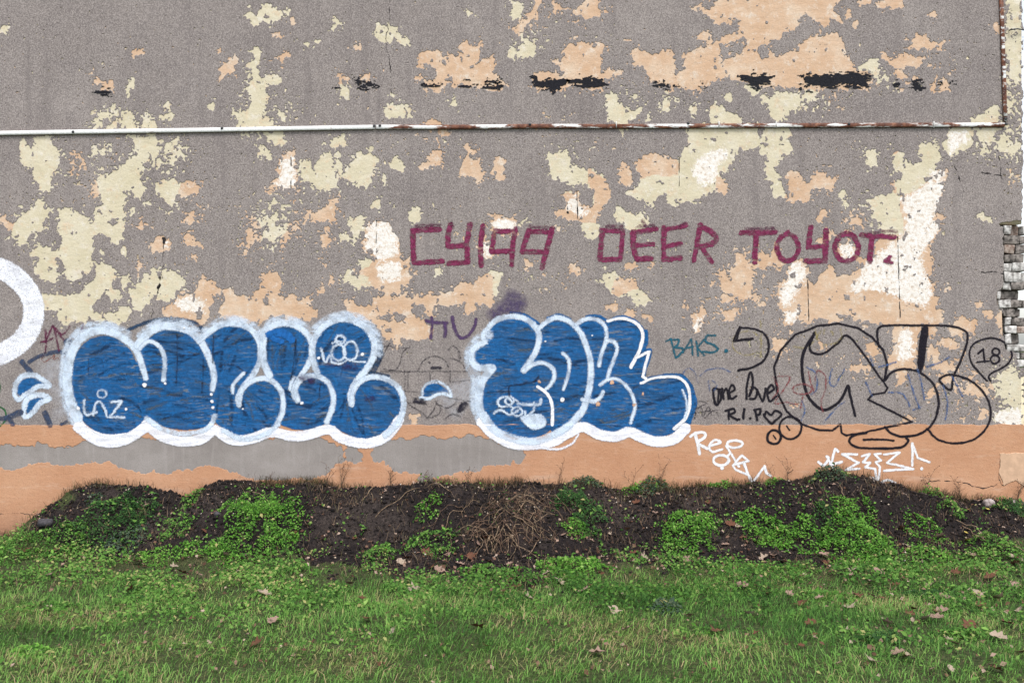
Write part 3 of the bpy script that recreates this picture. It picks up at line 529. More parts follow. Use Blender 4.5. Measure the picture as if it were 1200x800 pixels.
wall = empty('building_wall', (0, 0, -0.45), 'weathered grey roughcast wall peeling to cream and peach, with an orange painted foot', 'wall', kind='thing')
WSH = (0, 0, -0.45)
def box(name, x0, x1, y0, y1, z0, z1, mat, parent, shift=(0, 0, 0), jit=0.0, rnd=None):
    xs, ys, zs = (x0, x1), (y0, y1), (z0, z1)
    V = np.array([(x, y, z) for x in xs for y in ys for z in zs], float) - np.array(shift)
    if jit: V += np.array([[R.uniform(-jit, jit) for _ in range(3)] for _ in range(8)])
    q = [(0, 1, 3, 2), (4, 6, 7, 5), (0, 4, 5, 1), (2, 3, 7, 6), (0, 2, 6, 4), (1, 5, 7, 3)]
    return link(name, np_mesh(name, V, [np.array(q)]), mat, parent)
M_COAT, M_PATCH, M_UNDER, M_BAND, M_CEM = mat_coat(), mat_patch(), mat_under(), mat_band(), mat_cement()
M_TAR = mat_plain('black_tar', (0.008, 0.008, 0.012), 0.5, 60, 0.75, 0.8)
M_CRACK = mat_plain('crack', (0.03, 0.026, 0.026), 0.3, 60, 1.0, 0.3)
sheet(FCOAT, 'roughcast_coat', M_COAT, wall, lambda u, v: np.zeros_like(u), skirt=0.0052, shift=WSH)
sheet(FBAND, 'painted_band', M_BAND, wall, lambda u, v: np.full_like(u, -0.0026), skirt=0.001, shift=WSH)
sheet(np.maximum(FCEM - 5, 500 - GV), 'bare_cement', M_CEM, wall, lambda u, v: np.full_like(u, -0.0012), shift=WSH)
# body of the wall, showing the oldest coat wherever small flecks are gone
box('underlayer', PX(WU0), PX(1168), 0.0046, 0.38, PZ(WV1), PZ(WV0), M_UNDER, wall, WSH)
box('underlayer', PX(1168), PX(1197.5), 0.0047, 0.379, PZ(262.5), PZ(WV0), M_UNDER, wall, WSH)
box('underlayer', PX(1168), PX(1206), 0.0048, 0.378, PZ(WV1), PZ(433), M_UNDER, wall, WSH)
# peeled places, one part each
Fd = F[::2, ::2] - 1.6
Fd = np.maximum(Fd, GV[::2, ::2] - 499); Fd = np.maximum(Fd, GU[::2, ::2] - 1197.0); Fd = np.maximum(Fd, -(BZ[::2, ::2] - 2))
mask = Fd < 0
lab = np.zeros(mask.shape, int); comps = []
H2, W2_ = mask.shape
for j, i in zip(*np.nonzero(mask)):
    if lab[j, i]: continue
    k = len(comps) + 1; st = [(j, i)]; lab[j, i] = k; cells = []
    while st:
        a, b = st.pop(); cells.append((a, b))
        for a2, b2 in ((a - 1, b), (a + 1, b), (a, b - 1), (a, b + 1)):
            if 0 <= a2 < H2 and 0 <= b2 < W2_ and mask[a2, b2] and not lab[a2, b2]: lab[a2, b2] = k; st.append((a2, b2))
    comps.append(cells)
order = sorted(range(len(comps)), key=lambda k: -len(comps[k]))
rest = np.full(mask.shape, 1.0)
def patch_y(u, v): return 0.0024 + (fbm(u / 7.0, v / 7.0, 71, 3) - 0.5) * 0.0030
npatch = 0
for rank, k in enumerate(order):
    cells = np.array(comps[k])
    if rank < 290 and len(cells) >= 16:
        j0, i0 = np.maximum(cells.min(0) - 2, 0); j1, i1 = cells.max(0) + 3
        L = lab[j0:j1, i0:i1]; loc = np.where((L == k + 1) | (L == 0), Fd[j0:j1, i0:i1], 0.5)
        at = {'peach': FP[::2, ::2][j0:j1, i0:i1], 'white': FW[::2, ::2][j0:j1, i0:i1]}
        sheet(loc, 'peeled_patch', M_PATCH, wall, patch_y, 2.0, WU0 + 2 * i0, WV0 + 2 * j0, False, None, at, WSH); npatch += 1
print('patches', npatch, 'of', len(comps))
# black tar remnants in a row
TAR = ['110,105 118,104 131,104 129,111 120,115 112,112','391,103 397,99 396,103 392,106','415,93 425,93 440,97 443,100 435,104 425,105 418,101','491,93 497,97 505,99 515,101 512,105 505,104 498,102','535,93 548,92 560,93 550,95 537,95','534,100 550,99 562,100 550,103 536,102','560,100 572,99 588,100 586,105 575,106 564,104','566,92 575,94 588,94 586,97 570,96',
'623,91 640,90 655,92 664,93 666,95 660,101 652,107 640,106 628,102 624,97','666,96 675,91 690,90 703,92 710,96 708,102 695,104 680,103 670,100','762,92 775,96 785,101 795,102 785,104 770,101','817,101 828,97 826,103 818,104','868,89 885,85 900,88 906,92 905,102 890,103 878,99 868,93','938,90 955,87 985,86 1010,84 1022,88 1020,95 1018,103 1000,103 985,101 975,105 960,102 945,106 936,103 942,97','1069,97 1075,94 1081,98 1081,104 1075,107 1070,102','1112,98 1118,96 1121,101 1116,105','1096,97 1101,96 1107,102 1098,100','1047,98 1052,97 1052,102 1048,102']
for s in TAR:
    p = PP(s); us = [q[0] for q in p]; vs = [q[1] for q in p]
    u0, v0 = min(us) - 5, min(vs) - 5; nu, nv = int(max(us) - u0 + 6) * 2, int(max(vs) - v0 + 6) * 2
    U, V = np.meshgrid(u0 + np.arange(nu) * .5, v0 + np.arange(nv) * .5)
    Fl = poly_sdf(U, V, p) + (fbm(U / 13, V / 2.4, 81, 3) - 0.5) * 13 + (fbm(U / 2.4, V / 1.3, 83, 2) - 0.5) * 9 + 1.1
    sheet(Fl, 'tar_remnant', M_TAR, wall, lambda u, v: wall_y(u, v) - 0.003, 0.5, u0, v0, False, 0.004, None, WSH)
# cracks: thin dark grooves
def crack(pts, wd=0.8, nz=1.0, dark=M_CRACK):
    pts = smooth(PP(pts), 5); us = [q[0] for q in pts]; vs = [q[1] for q in pts]
    u0, v0 = min(us) - 4, min(vs) - 4; nu, nv = int((max(us) - u0 + 4) * 2), int((max(vs) - v0 + 4) * 2)
    U, V = np.meshgrid(u0 + np.arange(nu) * .5, v0 + np.arange(nv) * .5)
    Uw = U + (fbm(U / 5, V / 5, 91, 3) - .5) * 3 * nz; Vw = V + (fbm(U / 5, V / 5, 95, 3) - .5) * 3 * nz
    D = np.full(U.shape, 99.)
    for a, b in zip(pts[:-1], pts[1:]): D = np.minimum(D, seg_dist(Uw, Vw, a, b)[0])
    D = D - wd * .5 + (fbm(U / 6, V / 6, 99, 2) - .42) * 1.3 * wd
    sheet(D, 'crack', dark, wall, lambda u, v: wall_y(u, v) - 0.0012, 0.5, u0, v0, False, None, None, WSH)
for c in ['452,-20 457,8 455,30 452,50 457,75 459,100 458,120','192,282 191,310 188,330 184,345','186,322 188,332 185,343','180,345 179,365 178,385 182,400','-5,602 18,601 40,603 66,602']: crack(c, 0.65)
crack('191,279 193,281 192,284', 3.0, .3); crack('188,325 187,331 185,337', 2.2, .4); crack('665,249 666,250', 2.6, .2)
for c in ['1052,277 1053,310 1054,345 1055,372','946,315 947,345 948,376','341,184 341,220','441,258 441,285','665,227 665,245','676,224 677,258','796,185 796,218']: crack(c, 0.9, 0.25)
for c in ['1085,565 1110,563 1130,566 1150,572 1168,568','1172,532 1171,560 1176,568 1190,562 1206,572','1165,205 1150,201 1175,206','1168,175 1172,190 1174,210','1178,320 1150,318','1117,190 1130,225']: crack(c, 0.9, 1.2)
# pale patched panel low on the right of the band
U, V = np.meshgrid(np.arange(1165, 1207.), np.arange(524, 585.))
sheet(poly_sdf(U, V, PP('1172,531 1206,530 1206,574 1190,563 1176,568 1171,556')) + (fbm(U / 6, V / 6, 7, 3) - .5) * 3, 'filled_panel', mat_plain('pale_filler', (0.52, 0.345, 0.23), 0.12, 12, 0.9, 0.5), wall, lambda u, v: np.full_like(u, -0.0065), 1.0, 1165, 524, True, -0.002, None, WSH)
# brickwork laid bare at the corner
box('brick_core', PX(1168.2), PX(1199), 0.10, 0.377, PZ(432.8), PZ(262.7), mat_plain('old_mortar', (0.10, 0.09, 0.085), 0.4, 30), wall, WSH)
MB = [mat_plain('whitewashed_brick', (0.22, 0.20, 0.185), 0.35, 22, 0.95, 1.0, (0.66, 0.64, 0.61)), mat_plain('grimy_brick', (0.10, 0.088, 0.08), 0.45, 26, 0.95, 1.0, (0.30, 0.265, 0.24)), mat_plain('reddish_brick', (0.20, 0.115, 0.085), 0.4, 26, 0.95, 1.0, (0.42, 0.35, 0.30))]
COURSES = [(264,275,[(1177,1185,0,.00),(1187,1198,2,.075),(1199,1204,0,.01)]),(276,286,[(1177,1195,1,.004),(1196,1204,1,.01)]),(287,297,[(1177,1189,2,.002),(1190,1203,1,.012)]),(298,307,[(1177,1200,1,.0)]),(308,318,[(1177,1186,0,.006),(1187,1203,0,.0)]),(319,330,[(1177,1197,0,.0),(1198,1204,0,.02)]),(331,339.5,[(1176,1185,0,.01),(1186,1202,1,.004)]),
(341,350,[(1169,1173.5,0,.0),(1175,1194,1,.07),(1195,1200,1,.09)]),(351,360.5,[(1170,1184,0,-.004),(1185,1199,1,.02),(1200,1204,1,.03)]),(361.5,371,[(1177,1191,1,.012),(1192,1200,1,.07)]),(372,381,[(1178,1185,0,.0),(1186,1203,1,.02)]),(382,390,[(1178,1192,0,.004),(1193,1204,2,.015)]),(391,403,[(1178,1185,0,.002),(1186,1199,1,.075)]),(404,412,[(1180,1203,0,-.004)]),(413,420,[(1188,1196,0,.01),(1197,1204,1,.0)]),(421,430,[(1190,1204,0,.0)])]
for v0, v1, bl in COURSES:
    for u0, u1, m, dep in bl:
        o = box('brick', PX(u0), PX(u1), dep, 0.13, PZ(v1), PZ(v0), MB[m], wall, WSH, 0.007)
        bv = o.modifiers.new('bevel', 'BEVEL'); bv.width = 0.006; bv.segments = 2
# ------------------------------------------------------------------ rusty rails fixed across the wall
def mat_rail():
    g = NG('flaking_white_paint_on_rust'); co = g.coord()
    rust = g.noise(1.0, g.coord(2.6, 30, 14), 5, 0.7); fine = g.noise(60, co, 3)
    sep = g.n('SeparateXYZ'); g.t.links.new(g.n('NewGeometry').outputs['Position'], sep.inputs[0])
    lvl = g.rng(sep.outputs[0], -1.7, -0.6, 0.11, -0.06)
    c = g.mix(g.rng(fine, 0.35, 0.65), (0.60, 0.61, 0.60), (0.74, 0.74, 0.72))
    rc = g.ramp(g.noise(22, co, 4), [(0.3, (0.05, 0.022, 0.018)), (0.55, (0.15, 0.06, 0.035)), (0.75, (0.30, 0.15, 0.09))])
    f = g.rng(rust, g.math('ADD', 0.49, lvl), g.math('ADD', 0.56, lvl))
    zt = g.attr('edge')
    f = g.math('MAXIMUM', f, g.math('MULTIPLY', g.rng(g.math('ADD', zt, g.math('MULTIPLY', fine, 0.9)), 1.2, 1.45), g.rng(sep.outputs[0], -2.2, -0.4, 0.6, 1.0)))
    g.color(g.mix(f, c, rc)); g.b.inputs['Roughness'].default_value = 0.6; g.bump(g.math('ADD', fine, rust), 0.4, 0.003); return g.m
M_RAIL = mat_rail()
M_SCREW = mat_plain('dark_screw', (0.05, 0.05, 0.055), 0.4, 80, 0.45)
M_WIRE = mat_plain('pale_tie_wire', (0.5, 0.49, 0.47), 0.3, 60, 0.6)
frame = empty('metal_rail_frame', (PX(1174), -0.02, PZ(148)), 'white painted metal rail rusting towards its corner, screwed across the wall with one upright', 'metal rail')
def rail(p0, p1, name, hw=0.021, dep=0.024):
    """angle iron with rounded nose from p0 to p1 on the wall (photo px)"""
    a = np.array([PX(p0[0]), PZ(p0[1])]); b = np.array([PX(p1[0]), PZ(p1[1])]); L = np.hypot(*(b - a)); t = (b - a) / L; n = np.array([-t[1], t[0]])
    prof = [(-hw, -0.004), (-hw, -dep * .75), (-hw * .82, -dep), (-hw * .2, -dep * 1.06), (hw * .55, -dep), (hw * .95, -dep * .8), (hw, -dep * .55), (hw, -0.004)]
    ns = max(2, int(L / .12)); V = []; ed = []
    for k in range(ns + 1):
        q = a + t * L * k / ns; wob = (vnoise(np.array(q[0] * 1.3 + q[1]), np.array(3.1), 5) - .5) * .006
        for s, y in prof: V.append((q[0] + n[0] * (s + wob), y, q[1] + n[1] * (s + wob))); ed.append(1.0 if abs(s) > hw * .9 else 0.0)
    m = len(prof); Q = [(k * m + i, k * m + i + 1, (k + 1) * m + i + 1, (k + 1) * m + i) for k in range(ns) for i in range(m - 1)]
    caps = [list(range(m))[::-1], [ns * m + i for i in range(m)]]
    V = np.array(V) - np.array(frame.location)
    return link(name, np_mesh(name, V, [np.array(Q), np.array(caps)], {'edge': ed}), M_RAIL, frame)
for p0, p1 in (((-100, 158.5), (439.5, 149.6)), ((441, 149.6), (722, 148.2)), ((722.6, 148.2), (1093, 146.6)), ((1093.6, 146.6), (1176, 146.4))): rail(p0, p1, 'rail')
rail((1177.2, 142.5), (1172.8, 0), 'upright', 0.018); rail((1172.8, -0.5), (1171, -60), 'upright', 0.018)
def disc(name, u, v, y, r, dep, mat, parent, n=10):
    c = np.array([PX(u), y, PZ(v)]) - np.array(parent.location); V = []
    for k in range(n):
        a = 6.283 * k / n; V += [(c[0] + r * math.cos(a), c[1], c[2] + r * math.sin(a)), (c[0] + r * .8 * math.cos(a), c[1] - dep, c[2] + r * .8 * math.sin(a))]
    Q = [(2 * k, 2 * ((k + 1) % n), 2 * ((k + 1) % n) + 1, 2 * k + 1) for k in range(n)]
    return link(name, np_mesh(name, V, [np.array(Q), np.array([[2 * k + 1 for k in range(n)]])]), mat, parent)
for u, v in ((87, 155.2), (261, 150.8), (439, 148.2), (445.5, 148), (621, 146.4), (806, 145), (994, 146), (1177, 140), (1177.5, 146)): disc('screw', u, v, -0.024, 0.0135, 0.009, M_SCREW, frame)
for u, v in ((722, 147), (842, 147), (909, 146.8), (1093, 146.6)): box('tie', PX(u) - .005, PX(u) + .005, -0.030, -0.001, PZ(v) - .03, PZ(v) + .03, M_WIRE, frame, frame.location, .002)
# barbed-looking cable end fixed at the corner by the upright
cb = empty('cable_stub', (PX(1184), 0, PZ(36)), 'short dark cable sticking out to the wall corner beside the upright rail', 'cable')
def tube(name, pts, r, mat, parent=None, n=6, shift=None, taper=1.0):
    pts = np.array(pts, float); V = []; m = len(pts)
    for k in range(m):
        t = pts[min(k + 1, m - 1)] - pts[max(k - 1, 0)]; t /= np.linalg.norm(t) + 1e-9
        a = np.cross(t, (0.3, 0.2, 1.0)); a /= np.linalg.norm(a) + 1e-9; b = np.cross(t, a); rr = r * (1 + (taper - 1) * k / max(1, m - 1))
        for q in range(n): V.append(pts[k] + rr * (a * math.cos(6.283 * q / n) + b * math.sin(6.283 * q / n)))
    V = np.array(V) - (np.array(shift) if shift is not None else 0)
    Q = [(k * n + q, k * n + (q + 1) % n, (k + 1) * n + (q + 1) % n, (k + 1) * n + q) for k in range(m - 1) for q in range(n)]
    caps = [list(range(n))[::-1], [(m - 1) * n + q for q in range(n)]]
    return link(name, np_mesh(name, V, [np.array(Q), np.array(caps)], smooth=True), mat, parent)
tube('cable', [(PX(1182), -.004, PZ(36)), (PX(1184), -.03, PZ(36)), (PX(1190), -.035, PZ(35.4)), (PX(1199), -.02, PZ(36))], .006, M_SCREW, cb, 6, cb.location)
for u in (1183, 1187): disc('clip', u, 36, -0.036, .009, .008, M_SCREW, cb)

# ------------------------------------------------------------------ graffiti
LAYER = [0]
SPLIT = {'black_line', 'shadow', 'brush_mark', 'bare_spot', 'dot', 'thin_stroke', 'blue_mark', 'doodle_line', 'doodle_blot', 'scribble_line', 'red_line', 'blue_line', 'smiley_line', 'dark_patch', 'blue_dab', 'tag_line', 'scrawl_line'}
class Piece:
    def __init__(self, name, label, at, cat='graffiti', group=None):
        self.k = 0
        self.root = empty(name, (PX(at[0]), -0.006, PZ(at[1])), label, cat, group)
    def _emit(self, name, D, U, V, h, mat, parent, lift):
        sh = np.array(self.root.location)
        P, polys, _ = march(D - 2.0, U[0, 0], V[0, 0], h, False)
        if not len(P): return None
        y = wall_y(P[:, 0], P[:, 1]) - 0.0014 - 0.00055 * (lift + 0.16 * self.k); self.k += 1
        W = np.stack([PX(P[:, 0]), y, PZ(P[:, 1])], 1) - sh
        return link(name, np_mesh(name, W, polys, {'sd': gsample(D, U[0, 0], V[0, 0], h, P[:, 0], P[:, 1])}), mat, parent or self.root)
    def _grid(self, pts, m, h):
        us = [p[0] for p in pts]; vs = [p[1] for p in pts]; u0, v0 = min(us) - m, min(vs) - m
        return np.meshgrid(u0 + np.arange(int((max(us) - u0 + m) / h) + 2) * h, v0 + np.arange(int((max(vs) - v0 + m) / h) + 2) * h)
    def strokes(self, name, lines, mat, parent=None, lift=1, wob=0.5):
        """lines: list of (points, width or (w0, w1), curved)"""
        if name in SPLIT and len(lines) > 1:
            for k, ln in enumerate(lines): self.strokes(name, [ln], mat, parent, lift + 0.09 * k, wob)
            return None
        L = []
        for ln in lines:
            p, wd = ln[0], ln[1]; p = PP(p) if isinstance(p, str) else p
            curved = ln[2] if len(ln) > 2 else True
            if curved and len(p) > 2: p = smooth(p, 5)
            L.append(([tuple(q) for q in p], wd if isinstance(wd, tuple) else (wd * R.uniform(.92, 1.1), wd * R.uniform(.9, 1.08))))
        allp = [q for p, _ in L for q in p]; mw = max(max(wd) for _, wd in L)
        h = 0.5 if mw < 6 else 0.75
        U, V = self._grid(allp, mw * .5 + 4, h)
        Uw = U + (fbm(U / 6, V / 6, 11, 2) - .5) * 2 * wob; Vw = V + (fbm(U / 6, V / 6, 15, 2) - .5) * 2 * wob
        D = np.full(U.shape, 99.)
        for p, (w0, w1) in L:
            m = max(1, len(p) - 1)
            if len(p) == 1: D = np.minimum(D, np.hypot(Uw - p[0][0], Vw - p[0][1]) - w0 / 2)
            for k in range(len(p) - 1):
                a, b = p[k], p[k + 1]; r = mw * .5 + 4
                i0 = max(0, int((min(a[0], b[0]) - r - U[0, 0]) / h)); i1 = int((max(a[0], b[0]) + r - U[0, 0]) / h) + 2
                j0 = max(0, int((min(a[1], b[1]) - r - V[0, 0]) / h)); j1 = int((max(a[1], b[1]) + r - V[0, 0]) / h) + 2
                dd, t = seg_dist(Uw[j0:j1, i0:i1], Vw[j0:j1, i0:i1], a, b)
                wd = w0 + (w1 - w0) * (k + t) / m
                D[j0:j1, i0:i1] = np.minimum(D[j0:j1, i0:i1], dd - wd / 2)
        return self._emit(name, D, U, V, h, mat, parent, lift)
    def fill(self, name, pts, mat, parent=None, lift=0, closed=True, h=1.3, grow=0.0):
        p = PP(pts) if isinstance(pts, str) else pts; p = smooth(p, 4, True)
        U, V = self._grid(p, 6, h); D = poly_sdf(U, V, p) + (fbm(U / 8, V / 8, 19, 2) - .5) * 1.5 - grow
        return self._emit(name, D, U, V, h, mat, parent, lift)
def scribble(p, pts, seed, n, ang, mat, parent, lift, wd=(1.0, 3.0), ln=(14, 46), swirl=0.0):
    """hand-brushed passes inside a letter, kept within its outline"""
    rr = random.Random(seed); q = smooth(PP(pts), 4, True); U, V = p._grid(q, 3, 0.9)
    S_ = poly_sdf(U, V, q); D = np.full(U.shape, 99.); cu = U.mean(); cv = V.mean()
    for k in range(n):
        j, i = rr.randrange(U.shape[0]), rr.randrange(U.shape[1]); x, y = U[j, i], V[j, i]
        a = ang + rr.gauss(0, .16) + swirl * (math.atan2(y - cv, x - cu) + 1.57); L = rr.uniform(*ln); w_ = rr.uniform(*wd); cvt = rr.gauss(0, .010) + swirl * .022
        P = []
        for t in range(7): P.append((x, y)); x += math.cos(a) * L / 6; y += math.sin(a) * L / 6; a += cvt * L / 6
        for a_, b_ in zip(P[:-1], P[1:]):
            i0 = max(0, int((min(a_[0], b_[0]) - 6 - U[0, 0]) / .9)); i1 = int((max(a_[0], b_[0]) + 6 - U[0, 0]) / .9) + 2
            j0 = max(0, int((min(a_[1], b_[1]) - 6 - V[0, 0]) / .9)); j1 = int((max(a_[1], b_[1]) + 6 - V[0, 0]) / .9) + 2
            if i1 <= i0 or j1 <= j0 or i0 >= U.shape[1] or j0 >= U.shape[0]: continue
            D[j0:j1, i0:i1] = np.minimum(D[j0:j1, i0:i1], seg_dist(U[j0:j1, i0:i1], V[j0:j1, i0:i1], a_, b_)[0] - w_ / 2)
    o = p._emit('brushwork', np.maximum(D, S_ + 3.0), U, V, .9, mat, parent, lift)
    if o: tag(o, kind='stuff')
def ell(cu, cv, ru, rv, a0=0, a1=360, n=16): return [(cu + ru * math.cos(math.radians(a0 + (a1 - a0) * k / n)), cv + rv * math.sin(math.radians(a0 + (a1 - a0) * k / n))) for k in range(n + 1)]
BRUSH_GREY = mat_paint('grey_wall_showing_between_strokes', (0.095, 0.12, 0.145), (0.0, 0.75), 1.8, 2.6, 0.4, (7, 1, 26))
BRUSH_DARK = mat_paint('dark_navy_strokes', (0.008, 0.026, 0.075), (0.0, 0.62), 1.8, 2.6, 0.3, (7, 1, 26))
BRUSH_LITE = mat_paint('bright_blue_strokes', (0.012, 0.14, 0.40), (0.0, 0.7), 1.2, 2.0, 0.3, (7, 1, 26))
BLUE = mat_paint('brushed_blue_paint', (0.0045, 0.080, 0.235), (0.80, 0.97), 0.8, 1.0, 0.12, (5, 1, 42), (0.009, 0.115, 0.325), (0.19, 0.21, 0.23))
SHADOW = mat_paint('thin_navy_paint', (0.018, 0.05, 0.11), (0.5, 0.85), 1.2, 1.6, 0.35, (12, 1, 30))
WPAINT = mat_paint('milky_white_paint', (0.56, 0.66, 0.79), (0.52, 0.95), 1.6, 2.2, 0.30, (7, 1, 7), (0.62, 0.70, 0.80))
WFAINT = mat_paint('thin_white_paint', (0.55, 0.64, 0.78), (0.22, 0.75), 2.6, 3.2, 0.45, (9, 1, 14), (0.66, 0.74, 0.84))
WTHICK = mat_paint('thick_white_paint', (0.80, 0.80, 0.83), (0.80, 1.0), 1.2, 1.8, 0.10, (5, 1, 26), (0.72, 0.73, 0.80))
WSPRAY = mat_paint('white_spray_paint', (0.84, 0.84, 0.86), (0.92, 1.0), 0.7, 0.7, 0.05)
WROLL = mat_paint('rolled_white_paint', (0.78, 0.79, 0.84), (0.78, 1.0), 1.4, 3.0, 0.45, (5, 1, 16), (0.70, 0.71, 0.77))
MAROON = mat_paint('maroon_brush_paint', (0.125, 0.009, 0.042), (0.42, 1.0), 0.7, 1.7, 0.3, (9, 1, 24), (0.20, 0.03, 0.085))
MAROON2 = mat_paint('thin_maroon_paint', (0.10, 0.012, 0.05), (0.10, 0.62), 1.0, 2.0, 0.5, (20, 1, 70))
BLACK = mat_paint('black_spray_paint', (0.008, 0.006, 0.012), (0.88, 1.0), 0.75, 0.6, 0.12)
BLACKF = mat_paint('faded_black_spray', (0.018, 0.016, 0.03), (0.25, 0.8), 1.2, 1.4, 0.45)
TEAL = mat_paint('teal_spray_paint', (0.012, 0.105, 0.155), (0.65, 1.0), 0.8, 1.2, 0.3)
PURPLE = mat_paint('purple_spray_paint', (0.085, 0.045, 0.125), (0.55, 0.9), 1.2, 1.4, 0.3)
PHAZE = mat_paint('purple_overspray', (0.075, 0.05, 0.14), (0.35, 0.7), 9.0, 3.0, 0.35)
WHAZE = mat_paint('white_overspray', (0.6, 0.6, 0.64), (0.10, 0.40), 9.0, 6.0, 0.4, (6, 1, 9))
PLUM = mat_paint('plum_marker', (0.13, 0.022, 0.065), (0.35, 0.85), 0.9, 1.6, 0.4)
REDM = mat_paint('faded_red_marker', (0.26, 0.07, 0.075), (0.25, 0.8), 0.8, 1.6, 0.4)
RUSTM = mat_paint('rust_marker', (0.22, 0.05, 0.02), (0.6, 1.0), 0.6, 0.8, 0.2)
BLUEM = mat_paint('faded_blue_marker', (0.07, 0.13, 0.30), (0.15, 0.75), 0.9, 1.8, 0.45)
YELM = mat_paint('faded_yellow_spray', (0.42, 0.34, 0.10), (0.05, 0.5), 1.6, 2.0, 0.5)
SLATE = mat_paint('slate_blue_paint', (0.045, 0.065, 0.12), (0.55, 0.95), 1.0, 1.4, 0.3)
GREEN = mat_paint('green_spray_paint', (0.02, 0.12, 0.04), (0.8, 1.0), 0.6, 0.8, 0.2)

# faint older scribbles first (lowest)
p = Piece('grey_doodle', 'faint black marker doodle of lines and curls around the small blue dash', (500, 450))
p.strokes('doodle_line', [(s, 1.3) for s in ('490,434 496,423 508,417 520,421 526,430','458,433 480,436','445,425 452,410 457,402','442,408 456,405 466,408 480,407','470,419 472,412 480,407','528,420 540,424 545,432','537,412 539,424','471,418 468,426 462,434 450,432','478,473 494,483 502,489 514,485 516,477 510,470','470,468 480,472 492,470 500,474','515,474 524,478 534,472 536,466','500,490 508,480 512,470','520,492 530,485 540,488','525,410 530,405 538,410 540,420')] + [(s, 1.1, False) for s in ('446,435 550,435','474,434 475,466','478,437 478,455','528,435 527,447 537,447','475,458 495,460','526,466 552,470','550,445 536,447','504,437 504,448 512,446 516,452')], BLACKF)
p.strokes('doodle_blot', [('506,431 516,431', 4.0), ('487,469 496,470', 7.0), ('538,480 545,474', 8.0), ('503,424 504,425', 2.4), ('536,484 541,472', 3)], BLACKF, None, 2)
p = Piece('faint_black_tag', 'faint smudged black tag beside the right end of the blue piece', (818, 482))
p.strokes('tag_line', [(s, 1.2) for s in ('812,474 818,470 828,472 816,478 810,482','814,490 816,480 822,478 824,488 830,476 834,486','812,484 826,482 840,480','826,490 836,480 842,488')], BLACKF)
p = Piece('faint_blue_scribble', 'pale blue marker arcs and letters left of the words in black', (830, 440))
p.strokes('scribble_line', [(s, 1.5) for s in ('800,438 806,431 814,436 818,448','820,440 830,433 845,431 856,436','830,446 832,458','835,446 840,452 836,458')], BLUEM)
p = Piece('red_blue_scribble', 'faded red and blue scribble showing through the big black outline letters', (945, 452))
p.strokes('red_line', [(s, 1.8) for s in ('906,442 925,441 919,455 908,472 922,471 935,474','947,436 950,448 955,462','955,446 958,434 967,440 967,455 962,472 964,482','938,478 941,465','908,444 912,456 906,466')] + [(ell(940, 456, 11, 6), 2.2)], REDM)
p.strokes('blue_line', [(s, 2.0) for s in ('946,430 956,438 957,455 951,462','975,432 972,448 978,452 985,440 990,432','965,495 980,478 990,470','940,470 943,480 939,492')], BLUEM)
p.strokes('blue_mark', [(s, 2.2) for s in ('1064,438 1068,452 1072,465 1078,478','1075,432 1080,450 1083,468','1042,460 1055,460 1062,467 1066,476','1015,448 1022,464','1105,452 1110,470 1108,492','1115,440 1128,464','1030,430 1050,424','1070,480 1080,476','1020,420 1023,428','1085,430 1100,425 1112,418')], BLUEM)
p = Piece('yellow_scribble', 'faint yellow spray loop with a stroke beside the black arrow', (880, 400))
p.strokes('loop', [(ell(875, 402, 17, 14, 20, 330), 1.8), ('891,376 892,400 891,418', 2.2)], YELM)
p = Piece('yellow_smiley', 'faint yellow smiley mark inside the top of the large black letters', (965, 390))
p.strokes('smiley_line', [('930,406 945,407 955,398 962,388', 2.2), ('985,386 986,395 978,402 965,404', 2.0), ('955,385 958,398', 2.4), ('974,388 976,392', 2.4), ('966,386 965,392', 2)], YELM)
p = Piece('plum_tag', 'small plum tag scribbled between the white ring and the blue piece', (70, 398))
p.strokes('tag_line', [('48,401 57,399 62,396', 2.6), ('53,386 54,400 53,413', 2.6), ('55,397 62,382 66,395 69,411', 2.6), ('62,382 76,400 80,408 88,406 92,396 98,380', 2.6), ('66,384 72,392 78,388 82,382', 2.0)], PLUM)
p = Piece('rust_scrawl', 'tiny rust-brown scrawl under the plum tag', (64, 421))
p.strokes('scrawl_line', [('47,418 52,416 49,421 53,424 60,419 64,416 63,421 68,419 72,422 76,418 79,421', 1.3), ('94,397 96,393', 3)], RUSTM)
p = Piece('purple_tag', 'purple spray tag fading between the peeled peach patch and the second blue piece', (530, 378))
p.strokes('letter', [('499,376 512,378 524,378', 4.0), ('506,372 506,385 505,396', 4.0), ('521,378 522,388 521,394', 4.6)], PURPLE)
p.strokes('letter', [('530,372 532,382 536,392 542,396 550,392 556,382 558,374', 4.4)], PURPLE)
p.fill('overspray', '588,352 596,340 612,344 618,356 610,368 592,370 578,378 570,366', PHAZE)
p = Piece('green_scribble', 'thin green spray curl cut off by the left end of the white ring wall', (2, 488))
p.root['label'] = 'thin green spray curl low on the wall left of the blue double mark'
p.strokes('curl', [('-12,480 -2,477 5,480 7,488 3,497 -8,503', 2.0), ('-1,446 0,455 -2,463', 1.6)], GREEN)
# white ring at the left end
p = Piece('white_ring', 'thick white rolled-paint ring letter at the left end of the wall', (10, 368))
p.strokes('ring', [('-60,330 -40,316 -15,312 8,318 26,332 38,352 39,374 30,394 14,408 -8,418 -40,420 -64,405', 24.0)], WROLL)
